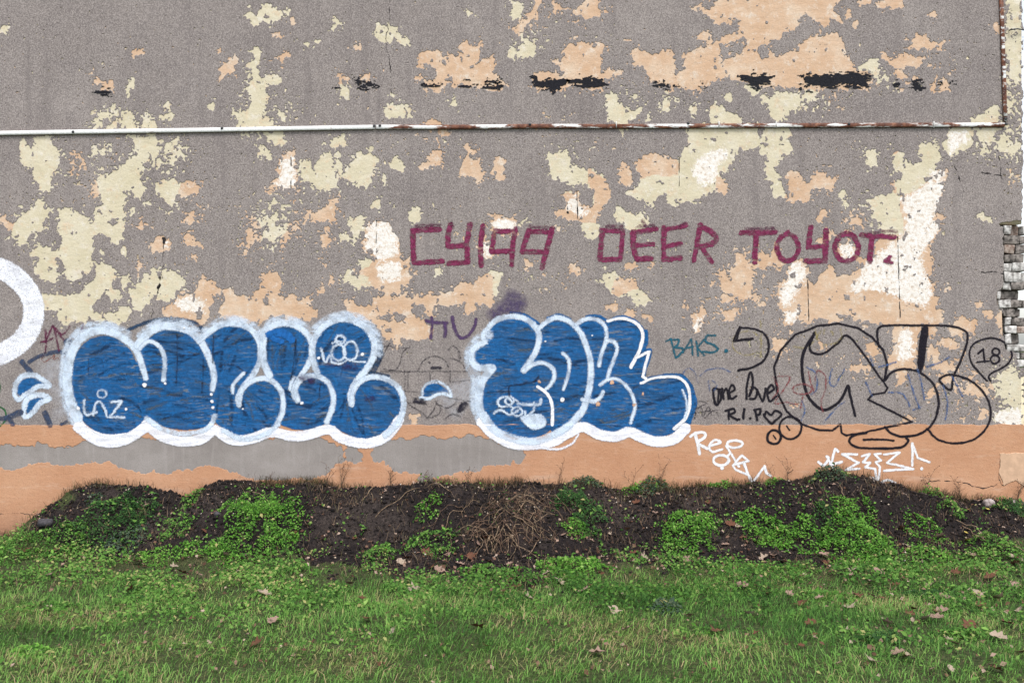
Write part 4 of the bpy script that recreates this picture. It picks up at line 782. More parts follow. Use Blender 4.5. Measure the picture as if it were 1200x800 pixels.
# slate strokes and the blue double mark
p = Piece('slate_marks', 'dark slate-blue brush marks around the blue double mark', (40, 430))
p.strokes('brush_mark', [('26,424 31,430 36,436', 7), ('34,424 42,419 54,415 68,412 84,416', (4.5, 5.5)), ('53,484 56,491 59,498', 7), ('-4,489 6,490 24,483', (4, 8)), ('11,490 15,497', 5), ('72,497 78,494', 4)], SLATE)
p.strokes('disc', [([(80, 401)], 11)], SLATE, None, 2)
p.fill('overspray', '44,424 84,418 84,470 72,494 58,494 62,470 48,440', WHAZE)
p = Piece('blue_double_mark', 'two blue leaf-shaped marks with white outlines, stacked like an equals sign', (38, 462))
for f in ('20,456 22,449 30,443 40,443 49,447 56,452 44,453 32,459 24,464 20,461', '30,478 33,470 41,466 50,466 56,469 46,473 39,481 33,485 30,483'):
    o = p.fill('mark', f, BLUE); c = smooth(PP(f), 4, True); c.append(c[0])
    q = PP(f); cu = sum(a for a, _ in q) / len(q); cv = sum(b for _, b in q) / len(q)
    p.strokes('outline', [([(cu + (a - cu) * 1.10 + (-1 if a < cu else 0), cv + (b - cv) * 1.35) for a, b in c], 6.5, False)], WPAINT, o, 1)
# ---- first blue piece: five bubble letters
p = Piece('blue_bubble_piece', 'five fat blue bubble letters with white outlines on the left half of the wall', (275, 450))
p.strokes('shadow', [('92,400 104,388 120,382', (3, 6)), ('150,386 175,377 200,374 225,378 238,388', (4, 8)), ('443,396 446,412 442,426 432,440', (6, 8)), ('420,442 436,437 455,441', (3, 5))], SHADOW, None, 0)
L1 = p.fill('letter', '86,445 88,425 95,410 106,400 118,396 130,397 142,403 152,414 158,428 162,443 171,450 173,480 166,493 152,504 138,508 122,507 107,499 95,486 88,468', BLUE, None, 1, grow=2.6)
scribble(p, '86,445 88,425 95,410 106,400 118,396 130,397 142,403 152,414 158,428 162,443 171,450 173,480 166,493 152,504 138,508 122,507 107,499 95,486 88,468', 8, 34, -0.25, BRUSH_DARK, L1, 1.05, (1.2, 5.0), (16, 50), 0.25)
scribble(p, '86,445 88,425 95,410 106,400 118,396 130,397 142,403 152,414 158,428 162,443 171,450 173,480 166,493 152,504 138,508 122,507 107,499 95,486 88,468', 9, 30, -0.25, BRUSH_GREY, L1, 1.10, (0.9, 3.2), (10, 38), 0.25)
scribble(p, '86,445 88,425 95,410 106,400 118,396 130,397 142,403 152,414 158,428 162,443 171,450 173,480 166,493 152,504 138,508 122,507 107,499 95,486 88,468', 10, 14, -0.25, BRUSH_LITE, L1, 1.15, (1.2, 4.0), (14, 40), 0.25)
L2 = p.fill('letter', '160,440 164,420 167,407 175,399 188,390 200,386 215,389 230,398 241,413 248,433 249,455 251,470 254,482 248,493 232,500 215,501 195,498 180,491 168,482 164,465', BLUE, None, 1.4, grow=2.6)
scribble(p, '160,440 164,420 167,407 175,399 188,390 200,386 215,389 230,398 241,413 248,433 249,455 251,470 254,482 248,493 232,500 215,501 195,498 180,491 168,482 164,465', 11, 34, 0, BRUSH_DARK, L2, 1.45, (1.2, 5.0), (16, 50), 0)
scribble(p, '160,440 164,420 167,407 175,399 188,390 200,386 215,389 230,398 241,413 248,433 249,455 251,470 254,482 248,493 232,500 215,501 195,498 180,491 168,482 164,465', 12, 30, 0, BRUSH_GREY, L2, 1.50, (0.9, 3.2), (10, 38), 0)
scribble(p, '160,440 164,420 167,407 175,399 188,390 200,386 215,389 230,398 241,413 248,433 249,455 251,470 254,482 248,493 232,500 215,501 195,498 180,491 168,482 164,465', 13, 14, 0, BRUSH_LITE, L2, 1.55, (1.2, 4.0), (14, 40), 0)
L3 = p.fill('letter', '238,400 253,386 268,380 284,383 298,394 304,408 302,424 295,436 284,450 290,450 304,444 316,445 326,453 332,467 331,484 324,498 311,508 295,511 280,508 264,501 253,490 250,478 253,462 250,440 244,420', BLUE, None, 1.8, grow=2.6)
scribble(p, '238,400 253,386 268,380 284,383 298,394 304,408 302,424 295,436 284,450 290,450 304,444 316,445 326,453 332,467 331,484 324,498 311,508 295,511 280,508 264,501 253,490 250,478 253,462 250,440 244,420', 14, 34, -0.6, BRUSH_DARK, L3, 1.85, (1.2, 5.0), (16, 50), 0.5)
scribble(p, '238,400 253,386 268,380 284,383 298,394 304,408 302,424 295,436 284,450 290,450 304,444 316,445 326,453 332,467 331,484 324,498 311,508 295,511 280,508 264,501 253,490 250,478 253,462 250,440 244,420', 15, 30, -0.6, BRUSH_GREY, L3, 1.90, (0.9, 3.2), (10, 38), 0.5)
scribble(p, '238,400 253,386 268,380 284,383 298,394 304,408 302,424 295,436 284,450 290,450 304,444 316,445 326,453 332,467 331,484 324,498 311,508 295,511 280,508 264,501 253,490 250,478 253,462 250,440 244,420', 16, 14, -0.6, BRUSH_LITE, L3, 1.95, (1.2, 4.0), (14, 40), 0.5)
L4 = p.fill('letter', '310,395 319,386 335,382 350,387 361,398 363,414 358,430 351,443 362,439 376,442 386,453 390,466 388,482 380,494 366,501 346,500 331,495 328,484 333,472 331,460 322,446 313,432 309,413', BLUE, None, 2.2, grow=2.6)
scribble(p, '310,395 319,386 335,382 350,387 361,398 363,414 358,430 351,443 362,439 376,442 386,453 390,466 388,482 380,494 366,501 346,500 331,495 328,484 333,472 331,460 322,446 313,432 309,413', 17, 34, -1.2, BRUSH_DARK, L4, 2.25, (1.2, 5.0), (16, 50), 0.3)
scribble(p, '310,395 319,386 335,382 350,387 361,398 363,414 358,430 351,443 362,439 376,442 386,453 390,466 388,482 380,494 366,501 346,500 331,495 328,484 333,472 331,460 322,446 313,432 309,413', 18, 30, -1.2, BRUSH_GREY, L4, 2.30, (0.9, 3.2), (10, 38), 0.3)
scribble(p, '310,395 319,386 335,382 350,387 361,398 363,414 358,430 351,443 362,439 376,442 386,453 390,466 388,482 380,494 366,501 346,500 331,495 328,484 333,472 331,460 322,446 313,432 309,413', 19, 14, -1.2, BRUSH_LITE, L4, 2.35, (1.2, 4.0), (14, 40), 0.3)
L5 = p.fill('letter', '368,405 378,387 395,378 415,380 430,391 437,405 433,422 424,438 414,452 420,448 432,443 448,444 461,453 470,468 469,484 461,500 449,510 432,513 414,509 398,501 386,492 389,478 391,462 384,448 374,436 369,420', BLUE, None, 2.6, grow=2.6)
scribble(p, '368,405 378,387 395,378 415,380 430,391 437,405 433,422 424,438 414,452 420,448 432,443 448,444 461,453 470,468 469,484 461,500 449,510 432,513 414,509 398,501 386,492 389,478 391,462 384,448 374,436 369,420', 20, 34, -0.6, BRUSH_DARK, L5, 2.65, (1.2, 5.0), (16, 50), 0.55)
scribble(p, '368,405 378,387 395,378 415,380 430,391 437,405 433,422 424,438 414,452 420,448 432,443 448,444 461,453 470,468 469,484 461,500 449,510 432,513 414,509 398,501 386,492 389,478 391,462 384,448 374,436 369,420', 21, 30, -0.6, BRUSH_GREY, L5, 2.70, (0.9, 3.2), (10, 38), 0.55)
scribble(p, '368,405 378,387 395,378 415,380 430,391 437,405 433,422 424,438 414,452 420,448 432,443 448,444 461,453 470,468 469,484 461,500 449,510 432,513 414,509 398,501 386,492 389,478 391,462 384,448 374,436 369,420', 22, 14, -0.6, BRUSH_LITE, L5, 2.75, (1.2, 4.0), (14, 40), 0.55)
p.strokes('outline', [('171,443 168,432 164,420 159,409 150,400 136,391 119,387 103,391 90,402 82,420 79,445 82,468 91,489', (7, 13))], WPAINT, L1, 3.6)
p.strokes('halo', [('150,392 136,384 119,380 100,384 86,396 77,415 74,445 77,470 86,492 96,504', 10)], WFAINT, L1, 0.5)
p.strokes('outline', [('86,484 95,498 107,507 124,513 145,512 160,506 173,494', (10, 9))], WTHICK, L1, 3.2)
p.strokes('outline', [('162,404 175,389 188,383 200,382 220,387 236,401 246,421 251,440 249,456', (11, 7))], WPAINT, L2, 4.0)
p.strokes('halo', [('164,394 180,380 200,376 220,380 236,393', 9)], WFAINT, L2, 0.6)
p.strokes('inner_line', [('164,409 169,403 175,400 182,402 189,408 193,418 193,431 192,445', (5, 6))], WPAINT, L2, 4.2)
p.strokes('outline', [('172,490 190,502 213,508 235,505 247,498 252,487', 6)], WPAINT, L2, 4.4)
p.strokes('outline', [('92,500 110,513 127,518 150,514 173,500 190,511 213,517 236,514 252,504 265,512 278,516 298,513 318,506 345,511 366,508 386,503 400,513 424,519 444,516 458,506 468,492', 12)], WTHICK, None, 3.0)
p.strokes('outline', [('233,399 248,387 261,380 277,379 291,384 301,394 305,406 305,420 301,432 293,444 284,455 279,467 280,474', (8, 6.5))], WPAINT, L3, 4.6)
p.strokes('halo', [('240,388 260,375 280,374 297,382 308,394', 9)], WFAINT, L3, 0.7)
p.strokes('inner_line', [('280,472 284,457 295,447 308,443 320,447 329,457 332,470 331,483 325,496', (6, 7))], WPAINT, L3, 4.8)
p.strokes('highlight', [('286,437 278,445 273,452 273,460', (5, 4))], WPAINT, L3, 5)
p.strokes('outline', [('262,504 280,513 297,513 314,507 326,497', 6)], WPAINT, L3, 4.9)
p.strokes('outline', [('316,440 310,426 308,408 310,393 316,384 328,379 343,380 356,387 364,398 366,412 362,426 355,437 347,449 344,461 349,469', (9, 6.5))], WPAINT, L4, 5.2)
p.strokes('halo', [('308,392 316,379 330,374 346,376 360,384', 9)], WFAINT, L4, 0.8)
p.strokes('inner_line', [('349,468 347,455 354,444 366,440 378,443 387,452 391,466 389,480 383,494', (6, 7))], WPAINT, L4, 5.4)
p.strokes('highlight', [('345,442 341,449 340,456', 4)], WPAINT, L4, 5.6)
p.strokes('outline', [('372,436 367,422 366,408 370,394 381,381 396,374 412,375 428,383 437,396 439,410 435,424 426,437 416,449 411,463 412,473', (8, 8))], WPAINT, L5, 5.8)
p.strokes('halo', [('368,386 384,374 400,369 418,371 433,380 443,396 445,414', 9)], WFAINT, L5, 0.9)
p.strokes('inner_line', [('412,472 414,459 421,448 432,442 446,442 459,447 468,456 473,470 471,485 464,498 452,509', (6, 8))], WPAINT, L5, 6)
p.strokes('dot', [([(170, 451)], 5.5), ([(194, 449)], 3.2), ([(92, 478)], 4), ([(148, 479)], 3.4), ([(248, 462)], 4), ([(249, 470)], 4), ([(250, 477)], 3.6), ([(425, 415)], 4), ([(374, 419)], 3.4), ([(354, 472)], 3.6), ([(285, 479)], 2.6), ([(216, 384)], 2.5)], WSPRAY, None, 6.5)
p.strokes('black_line', [('208,393 208,424 207,452', 1.5), ('208,413 218,416 235,415', 1.6), ('239,420 238,440 237,460', 1.5), ('251,393 250,410 250,425', 2.0), ('256,430 264,427 276,428 285,434', 1.4), ('347,398 345,420 341,445', 1.3), ('375,450 375,466', 1.6), ('104,421 104,440', 1), ('110,422 118,420 122,430', 1)], BLACKF, None, 6.6)
p.strokes('blue_dab', [('316,392 326,390 336,392 342,398', 9), ('320,396 330,400', 7)], mat_paint('bright_blue_dab', (0.012, 0.13, 0.42), (0.7, 1.0), 1, 2.5, 0.15), None, 5.1)
p.strokes('tag', [('99,469 99,478 102,486 113,483', 3.2), ('110,486 112,474 117,470 122,476', 3), ('120,474 124,480 126,488', 3), (ell(120, 461, 5, 4.6), 2.6), ('131,471 143,470 134,482 129,488 146,489', 3.2, False)], WPAINT, None, 6.8)
p.strokes('smiley', [('377,409 379,418 382,424 387,416 389,424', 3.4), (ell(397, 413, 8, 9), 3.2), (ell(411, 411, 8, 11), 3.2), ('388,424 400,426 408,421 418,424 428,424', 2.6), (ell(399, 398, 5.5, 4.8), 3.0), ('404,416 402,420', 2), ('390,402 394,400 404,400', 2)], WPAINT, None, 6.8)
p.strokes('dark_patch', [('384,425 400,428 418,430', 9), ('350,442 366,446', 7), ('430,467 438,466', 6)], mat_paint('thin_plum_wash', (0.04, 0.012, 0.07), (0.1, 0.6), 4, 5, 0.3), None, 2.8)
# ---- dash
p = Piece('blue_dash', 'small blue dash mark with white outline between the two blue pieces', (511, 457))
o = p.fill('mark', '495,459 499,452 508,449 518,452 526,460 514,460 504,464 496,464', BLUE)
p.strokes('outline', [('495,463 496,455 502,449 511,447 520,450 527,457 528,464 521,461 512,462 503,467 493,466', (3.4, 4.6))], WPAINT, o, 1)
p.fill('overspray', '512,464 540,440 556,446 552,470 534,492 520,478', WHAZE, None, .3)
# ---- second blue piece
p = Piece('second_blue_bubble_piece', 'shorter blue bubble lettering with thin white inner lines in the middle of the wall', (685, 450))
p.strokes('shadow', [('598,366 612,368 626,376 634,384', (3, 6)), ('642,373 655,369 668,374', 4), ('757,388 757,402 750,416', 5), ('811,455 814,472 806,494', (4, 8)), ('688,371 700,370 712,376', 4), ('780,438 800,440 810,452', (2, 4))], BLUE, None, 0)
A1 = p.fill('letter', '569,401 576,387 592,376 612,376 626,386 631,400 624,416 614,434 630,427 645,433 649,446 641,458 647,472 646,495 638,506 618,511 598,508 580,498 569,480 565,460 569,446 579,433 565,428 556,418 558,408 566,403', BLUE, None, 1, grow=2.6)
scribble(p, '569,401 576,387 592,376 612,376 626,386 631,400 624,416 614,434 630,427 645,433 649,446 641,458 647,472 646,495 638,506 618,511 598,508 580,498 569,480 565,460 569,446 579,433 565,428 556,418 558,408 566,403', 23, 20, 0, BRUSH_DARK, A1, 1.05, (1.2, 5.0), (16, 50), 0)
scribble(p, '569,401 576,387 592,376 612,376 626,386 631,400 624,416 614,434 630,427 645,433 649,446 641,458 647,472 646,495 638,506 618,511 598,508 580,498 569,480 565,460 569,446 579,433 565,428 556,418 558,408 566,403', 24, 16, 0, BRUSH_GREY, A1, 1.10, (0.9, 3.2), (10, 38), 0)
scribble(p, '569,401 576,387 592,376 612,376 626,386 631,400 624,416 614,434 630,427 645,433 649,446 641,458 647,472 646,495 638,506 618,511 598,508 580,498 569,480 565,460 569,446 579,433 565,428 556,418 558,408 566,403', 25, 14, 0, BRUSH_LITE, A1, 1.15, (1.2, 4.0), (14, 40), 0)
A2 = p.fill('letter', '632,386 650,373 665,376 680,390 690,420 691,450 683,480 665,498 648,503 648,470 643,455 650,440 643,428 626,423 622,416 632,400', BLUE, None, 1.5, grow=2.6)
scribble(p, '632,386 650,373 665,376 680,390 690,420 691,450 683,480 665,498 648,503 648,470 643,455 650,440 643,428 626,423 622,416 632,400', 26, 20, -0.1, BRUSH_DARK, A2, 1.55, (1.2, 5.0), (16, 50), 0)
scribble(p, '632,386 650,373 665,376 680,390 690,420 691,450 683,480 665,498 648,503 648,470 643,455 650,440 643,428 626,423 622,416 632,400', 27, 16, -0.1, BRUSH_GREY, A2, 1.60, (0.9, 3.2), (10, 38), 0)
scribble(p, '632,386 650,373 665,376 680,390 690,420 691,450 683,480 665,498 648,503 648,470 643,455 650,440 643,428 626,423 622,416 632,400', 28, 14, -0.1, BRUSH_LITE, A2, 1.65, (1.2, 4.0), (14, 40), 0)
A3 = p.fill('letter', '678,384 694,375 706,379 712,392 722,399 724,410 718,425 713,445 730,446 741,460 744,478 738,496 722,504 700,501 680,491 688,470 694,440 692,410', BLUE, None, 2, grow=2.6)
scribble(p, '678,384 694,375 706,379 712,392 722,399 724,410 718,425 713,445 730,446 741,460 744,478 738,496 722,504 700,501 680,491 688,470 694,440 692,410', 29, 20, -0.05, BRUSH_DARK, A3, 2.05, (1.2, 5.0), (16, 50), 0)
scribble(p, '678,384 694,375 706,379 712,392 722,399 724,410 718,425 713,445 730,446 741,460 744,478 738,496 722,504 700,501 680,491 688,470 694,440 692,410', 30, 16, -0.05, BRUSH_GREY, A3, 2.10, (0.9, 3.2), (10, 38), 0)
scribble(p, '678,384 694,375 706,379 712,392 722,399 724,410 718,425 713,445 730,446 741,460 744,478 738,496 722,504 700,501 680,491 688,470 694,440 692,410', 31, 14, -0.05, BRUSH_LITE, A3, 2.15, (1.2, 4.0), (14, 40), 0)
A4 = p.fill('letter', '710,380 728,372 745,377 755,392 752,412 762,411 756,430 755,444 770,442 790,440 804,447 811,465 809,484 797,500 775,509 755,508 739,497 744,475 738,455 718,445 717,435 723,418 722,403 710,396', BLUE, None, 2.5, grow=2.6)
scribble(p, '710,380 728,372 745,377 755,392 752,412 762,411 756,430 755,444 770,442 790,440 804,447 811,465 809,484 797,500 775,509 755,508 739,497 744,475 738,455 718,445 717,435 723,418 722,403 710,396', 32, 20, -0.05, BRUSH_DARK, A4, 2.55, (1.2, 5.0), (16, 50), 0.0)
scribble(p, '710,380 728,372 745,377 755,392 752,412 762,411 756,430 755,444 770,442 790,440 804,447 811,465 809,484 797,500 775,509 755,508 739,497 744,475 738,455 718,445 717,435 723,418 722,403 710,396', 33, 16, -0.05, BRUSH_GREY, A4, 2.60, (0.9, 3.2), (10, 38), 0.0)
scribble(p, '710,380 728,372 745,377 755,392 752,412 762,411 756,430 755,444 770,442 790,440 804,447 811,465 809,484 797,500 775,509 755,508 739,497 744,475 738,455 718,445 717,435 723,418 722,403 710,396', 34, 14, -0.05, BRUSH_LITE, A4, 2.65, (1.2, 4.0), (14, 40), 0.0)
p.strokes('halo', [('571,392 558,402 550,415 553,432 558,446 556,470 562,490', 13)], WFAINT, A1, 0.5)
p.strokes('outline', [('569,401 566,393 572,384 582,375 596,371 611,372 624,379 631,390 631,402 626,415 619,426 614,434', (6, 8))], WPAINT, A1, 3.2)
p.strokes('outline', [('568,401 558,406 552,414 554,425 563,431 577,431 568,442 562,456 561,475 566,490', (7, 11))], WPAINT, A1, 3.1)
p.strokes('outline', [('566,486 579,503 600,513 624,517 645,511 664,501 680,484', (10, 8))], WPAINT, A1, 3.4)
p.strokes('outline', [('564,494 580,510 602,520 625,521 648,517 668,506 684,500 702,509 722,511 737,506 752,512 768,517 788,515 803,502', (12, 13))], WTHICK, None, 3.0)
p.strokes('drip_loop', [('626,522 651,526 668,521 678,509', (3, 2.6))], WTHICK, None, 3.0)
p.strokes('inner_line', [('614,434 625,427 636,425 646,430 650,440 645,451 638,457', (6, 4.5))], WPAINT, A1, 3.6)
p.strokes('inner_line', [('630,453 641,461 647,475 647,497', (4, 4))], WSPRAY, A1, 3.7)
p.strokes('outline', [('631,386 638,379 651,372 666,376 679,388 687,405 692,424 692,445 688,466 681,483 664,500 650,508', (5.5, 9))], WPAINT, A2, 4.0)
p.strokes('highlight', [('660,414 666,421 667,430 664,445 660,456', (5, 4))], WPAINT, A2, 4.1)
p.strokes('outline', [('675,380 685,374 698,374 708,381 711,392 709,403 704,417 702,428', 5.5)], WPAINT, A3, 4.4)
p.strokes('inner_line', [('711,399 719,400 723,407 720,419 714,434 712,444', 5)], WPAINT, A3, 4.5)
p.strokes('inner_line', [('703,451 711,445 722,444 732,450 740,461 744,476 739,495', 4.5)], WPAINT, A3, 4.6)
p.strokes('inner_line', [('683,468 696,470 703,466 707,459', 5)], WPAINT, A3, 4.7)
p.strokes('outline', [('712,376 726,373 741,376 751,385 753,397 748,413 739,430', (3.5, 4.5))], WSPRAY, A4, 5)
p.strokes('outline', [('745,419 761,412 756,428 753,441 757,444', 3.2, False)], WSPRAY, A4, 5)
p.strokes('outline', [('751,449 766,443 787,441 800,445 807,456 808,473 803,490 790,502', (3, 4.5))], WSPRAY, A4, 5.1)
p.strokes('outline', [('800,457 805,475 802,490', 3)], WPAINT, A4, 5.2)
p.strokes('dot', [([(659, 468)], 5.5), ([(639, 400)], 2), ([(694, 393)], 2)], WSPRAY, None, 5.5)
p.strokes('tag', [('600,470 594,465 587,466 583,471 587,476 596,475 602,470 598,464 592,470 600,477', 3), ('579,484 587,480 598,486 607,481', 3), (ell(606, 482, 6, 5), 3), ('615,482 617,487 625,481 626,472', 3), ('607,473 630,474 634,468', 4.4), ('600,466 612,474', 2.4)], WPAINT, None, 5.6)
p.fill('overspray', '610,488 630,484 640,490 638,500 625,503 615,497', WPAINT, None, 5.4)
p.strokes('black_line', [('597,464 597,452 612,450 628,446', 2.2), ('628,446 632,440', 2.5)], BLACKF, None, 5.3)
p.strokes('bare_spot', [([(701, 473)], 5), ([(717, 448)], 4.5), ([(753, 461)], 3), ([(743, 474)], 3.6), ([(632, 447)], 3)], mat_paint('bare_peach_spot', (0.62, 0.38, 0.25), (0.95, 1), .5, 3.0, 0.1), None, 5.7)
# ---- maroon words, one part per letter
p = Piece('maroon_words', 'maroon hand-brushed capitals reading CYIAQ DEER TOYOT. across the middle of the wall', (765, 287))
WORDS = [
 [('515,269 484,270 484,288 485,308 518,306', 6.6)], [('528,264 525,276 525,289 545,287', 6.8), ('551,263 547,284 548,307 526,309', 6.8)], [('566,265 563,287 564,311', 6.8)],
 [('580,270 576,295 601,294', 6.2), ('580,271 604,271', 6), ('604,268 600,294 600,311', 6.6)], [('620,270 612,295 640,295', 6.2), ('620,271 647,272', 5.6), ('647,268 640,295 635,314', 6.8)],
 [('706,270 703,304 727,304 730,271 706,270', 6.4)], [('742,272 742,290 746,303 762,303', 6.6), ('743,288 765,286', 6), ('741,273 769,268', 6)], [('778,267 778,304 797,302', 6.6), ('780,289 798,285', 6), ('777,270 804,264', 6)],
 [('821,264 817,285 813,305', 6.4), ('820,265 834,272 840,280 833,286 820,289', 6), ('822,289 834,307', 6)],
 [('869,273 908,272', 6.6), ('886,275 884,307', 6.8)], [(ell(923, 290, 12.5, 15.5), 6.2), ('923,271 916,278', 4)], [('950,267 947,290 969,288', 6.4), ('968,270 967,306 945,306', 6.4)], [(ell(992, 290, 13.5, 16), 6.4), ('991,271 984,279', 4)], [('1009,275 1048,278', 6.4), ('1022,277 1019,306', 6.4)], [('1043,301 1037,306 1045,308 1041,304', 4.4)]]
for k, L in enumerate(WORDS):
    p.strokes('full_stop' if k == len(WORDS) - 1 else 'letter', [(a, wd, False) if isinstance(a, str) and not (k == 8 and '834,272' in a) else (a, wd) for a, wd in L], MAROON, None, 1, 0.9)
p.strokes('thin_stroke', [('487,265 515,264', 4.5), ('712,265 728,266', 5), ('746,266 767,264', 4), ('874,268 906,267', 4), ('622,265 645,267', 5), ('1020,272 1050,271', 4), ('796,264 803,261', 3), ('752,258 755,263', 4), ('529,261 531,266', 4)], MAROON2, None, .5, 1.2)
# ---- smaller tags
p = Piece('teal_tag', 'small teal spray tag reading BAKS. on the bare grey coat', (815, 405))
p.strokes('letter', [('780,400 786,397 792,419', 2.8, False), ('785,398 795,398 794,404 789,407 800,408 797,415 792,419', 2.6)], TEAL)
p.strokes('letter', [('800,413 810,397 812,416', 2.6, False), ('803,408 812,406', 2.4)], TEAL)
p.strokes('letter', [('816,400 818,417', 2.6), ('825,398 817,407 825,416', 2.6, False)], TEAL)
p.strokes('letter', [('838,393 829,393 827,400 836,404 841,409 834,413 824,412', 2.8)], TEAL); p.strokes('full_stop', [([(851, 411)], 5)], TEAL)
p = Piece('black_arrow', 'black spray arrow curling round to point left above the words in black', (880, 408))
p.strokes('arrow', [('868,384 887,386 898,394 901,407 895,422 882,430 865,434', (2.6, 3.2)), ('867,383 860,399 882,397', 3.4, False), ('866,386 862,398', 4.2)], BLACK, None, 1)
p = Piece('black_words', 'black marker words one love above R.I.P with a small heart', (875, 470))
for nm, L in (('letter', [('843,456 837,455 836,462 839,474 845,466 843,456', 3.15), ('841,474 842,458', 2.55)]), ('letter', [('846,455 848,467', 2.95), ('847,462 851,455 854,467', 2.95)]), ('letter', [('854,461 861,456 858,451 854,458 857,467 863,464', 2.85)]),
 ('letter', [('875,467 875,452 878,439 881,437 882,450 878,464', 3.15)]), ('letter', [('879,467 885,466 887,457 882,454 879,462', 2.95)]), ('letter', [('887,456 894,470 897,455', 3.05)]), ('letter', [('899,461 907,456 904,451 899,458 902,470 910,464', 3.05)]),
 ('letter', [('850,481 859,479 861,483 855,486 864,492', 2.95), ('854,480 854,491', 2.95)]), ('letter', [('872,479 871,490', 3.15)]), ('letter', [('885,480 887,492', 3.15), ('884,480 891,479 890,485 886,486', 2.95)]), ('full_stop', [([(866, 491)], 3)]), ('full_stop', [([(879, 490)], 3)]),
 ('heart', [('896,486 898,482 904,486 908,481 916,485 910,491 904,496 896,488 895,485', 2.85)])): p.strokes(nm, L, BLACK)
p = Piece('black_rings', 'two small black outlined rings with ticks inside under the heart', (917, 506))
p.strokes('ring', [(ell(907, 512, 8, 8), 3.2), ('906,510 909,514', 2)], BLACK); p.strokes('ring', [(ell(926, 501, 13, 13, -100, 250), 3), ('922,499 925,504', 2.4)], BLACK, None, 1.2)
p = Piece('black_outline_letters', 'large thin black outline of unfinished bubble letters at the right end of the wall', (1040, 450))
p.strokes('letter', [('1036,446 1040,427 1035,410 1022,395 1005,384 982,379 957,382 932,392 915,410 907,430 911,460 922,482 940,497 960,504 975,504 985,497 986,507 992,510 1015,506 1040,500 1069,494 1042,480 1017,468 1023,462 1037,460 1040,454 1035,447', 2.8, False), ('1035,447 996,395 982,402 965,414 951,412 949,402 954,391', 3.0)], BLACK)
p.strokes('letter_centre', [('954,391 942,412 940,435 945,460 955,474 967,480 982,472 990,460 994,452 997,467 1002,487', (4, 3.2)), ('954,390 949,402', 4)], BLACK)
p.strokes('letter', [('1030,406 1028,392 1030,384 1040,381 1075,381 1112,382 1130,387 1134,395 1129,415 1117,442 1114,457 1101,446 1107,440 1122,440 1142,449 1157,467 1161,485 1155,502 1140,515 1120,519 1100,515 1086,502', 2.8)], BLACK, None, 1.2)
p.strokes('letter', [('1037,445 1045,436 1060,432 1080,437 1095,452 1100,470 1096,490 1085,504 1070,510 1055,511 1044,507 1037,500', 3.0)], BLACK, None, 1.4)
p.strokes('oval', [('1015,507 1000,510 995,517 1005,524 1030,525 1055,524 1064,517 1062,512', 3.2), ('1012,515 1030,514.5 1047,516', 2.8)], BLACK, None, 1.6)
p.fill('bar', '1080,384 1088,384 1086,405 1082,430 1078,435 1075,425 1077,400', BLACK, None, 1.7, h=.5)
p = Piece('black_balloon', 'black balloon outline with the number 18 in it, near the bare bricks', (1163, 420))
p.strokes('balloon', [('1157,446 1147,436 1139,426 1136,414 1142,402 1160,396 1177,401 1186,415 1180,427 1166,435 1159,440 1161,446', 2.6)], BLACK)
p.strokes('digit', [('1146,414 1152,409 1154,424', 2.8, False), ('1145,424 1159,423', 2.4)], BLACK); p.strokes('digit', [(ell(1167, 412, 4.2, 4), 2.6), (ell(1166, 421, 5, 4.6), 2.6)], BLACK)
p = Piece('white_script_tag', 'white spray script tag on the orange band under the black words', (855, 535))
for L in ([('815,510 818,522 820,531', 4), ('809,511 815,507 825,507 826,512 817,519 829,525', 3.6)], [('832,522 844,518 838,515 831,522 835,529 846,526', 3)], [(ell(861, 520, 9, 4.2), 3), ('851,522 857,532 866,546', 3)], [(ell(845, 539, 9, 6), 3.2), ('852,534 856,530', 3)], [('860,544 877,540 869,533 859,545 862,550 877,556 871,542', 3, False)], [('872,542 877,556 881,566 896,546 898,554 903,557', 3, False)]): p.strokes('letter', L, WSPRAY)
p.strokes('dot', [([(846, 548)], 4.4)], WSPRAY)
p = Piece('white_letter_tag', 'white spray tag of sharp letters and exclamation mark at right of the orange band', (1022, 540))
for L in ([('959,541 965,545 971,537 969,535 977,548', 3.2), ('982,529 978,526 975,540 973,544 986,541', 3)], [('1004,532 987,532 1006,542 991,550 1007,549', 3, False)], [('1010,534 1019,532 1011,541 1020,542 1014,547 1025,549 1028,565', 3, False)], [('1032,531 1025,532 1032,539 1026,541 1031,547 1029,565', 3, False)], [('1036,532 1054,530 1039,542 1070,549 1036,551', 3, False)], [('1069,519 1069,545', 3.2), ('1069,519 1075,536 1089,541', 2.8, False)]): p.strokes('letter', L, WSPRAY)
p.strokes('dot', [([(1080, 549)], 3.8)], WSPRAY); p.strokes('curl', [('1014,561 1022,559 1028,565 1030,566 1040,562 1049,565', 2.6)], WSPRAY)
# ------------------------------------------------------------------ the ground: lawn, and a bank of dark earth thrown up against the wall
LAWN = -0.13
TOPS = PP('-400,640 -120,640 -20,632 10,628 28,622 48,606 70,588 95,572 120,567 150,568 175,574 200,580 222,583 240,576 258,567 300,565 330,570 352,568 400,571 450,569 500,567 560,566 640,567 700,566 730,573 770,571 850,570 900,568 940,562 960,557 985,555 1010,560 1040,570 1080,577 1120,584 1160,590 1210,592 1400,600')
FOOT = PP('-400,640 -60,640 20,640 60,652 120,664 200,668 300,662 380,672 460,684 540,684 640,676 720,668 800,664 880,662 960,664 1060,668 1140,664 1200,656 1400,650')
TX = np.array([PX(a) for a, _ in TOPS]); TZ = np.array([PZ(b) for _, b in TOPS])
FX = np.array([PX(a) for a, _ in FOOT]); FV = np.array([b for _, b in FOOT])
def project(x, y, z):
    dp = y - CAM_Y; return 600 + x / dp * F_PX, 400 - (z - CAM_Z) / dp * F_PX
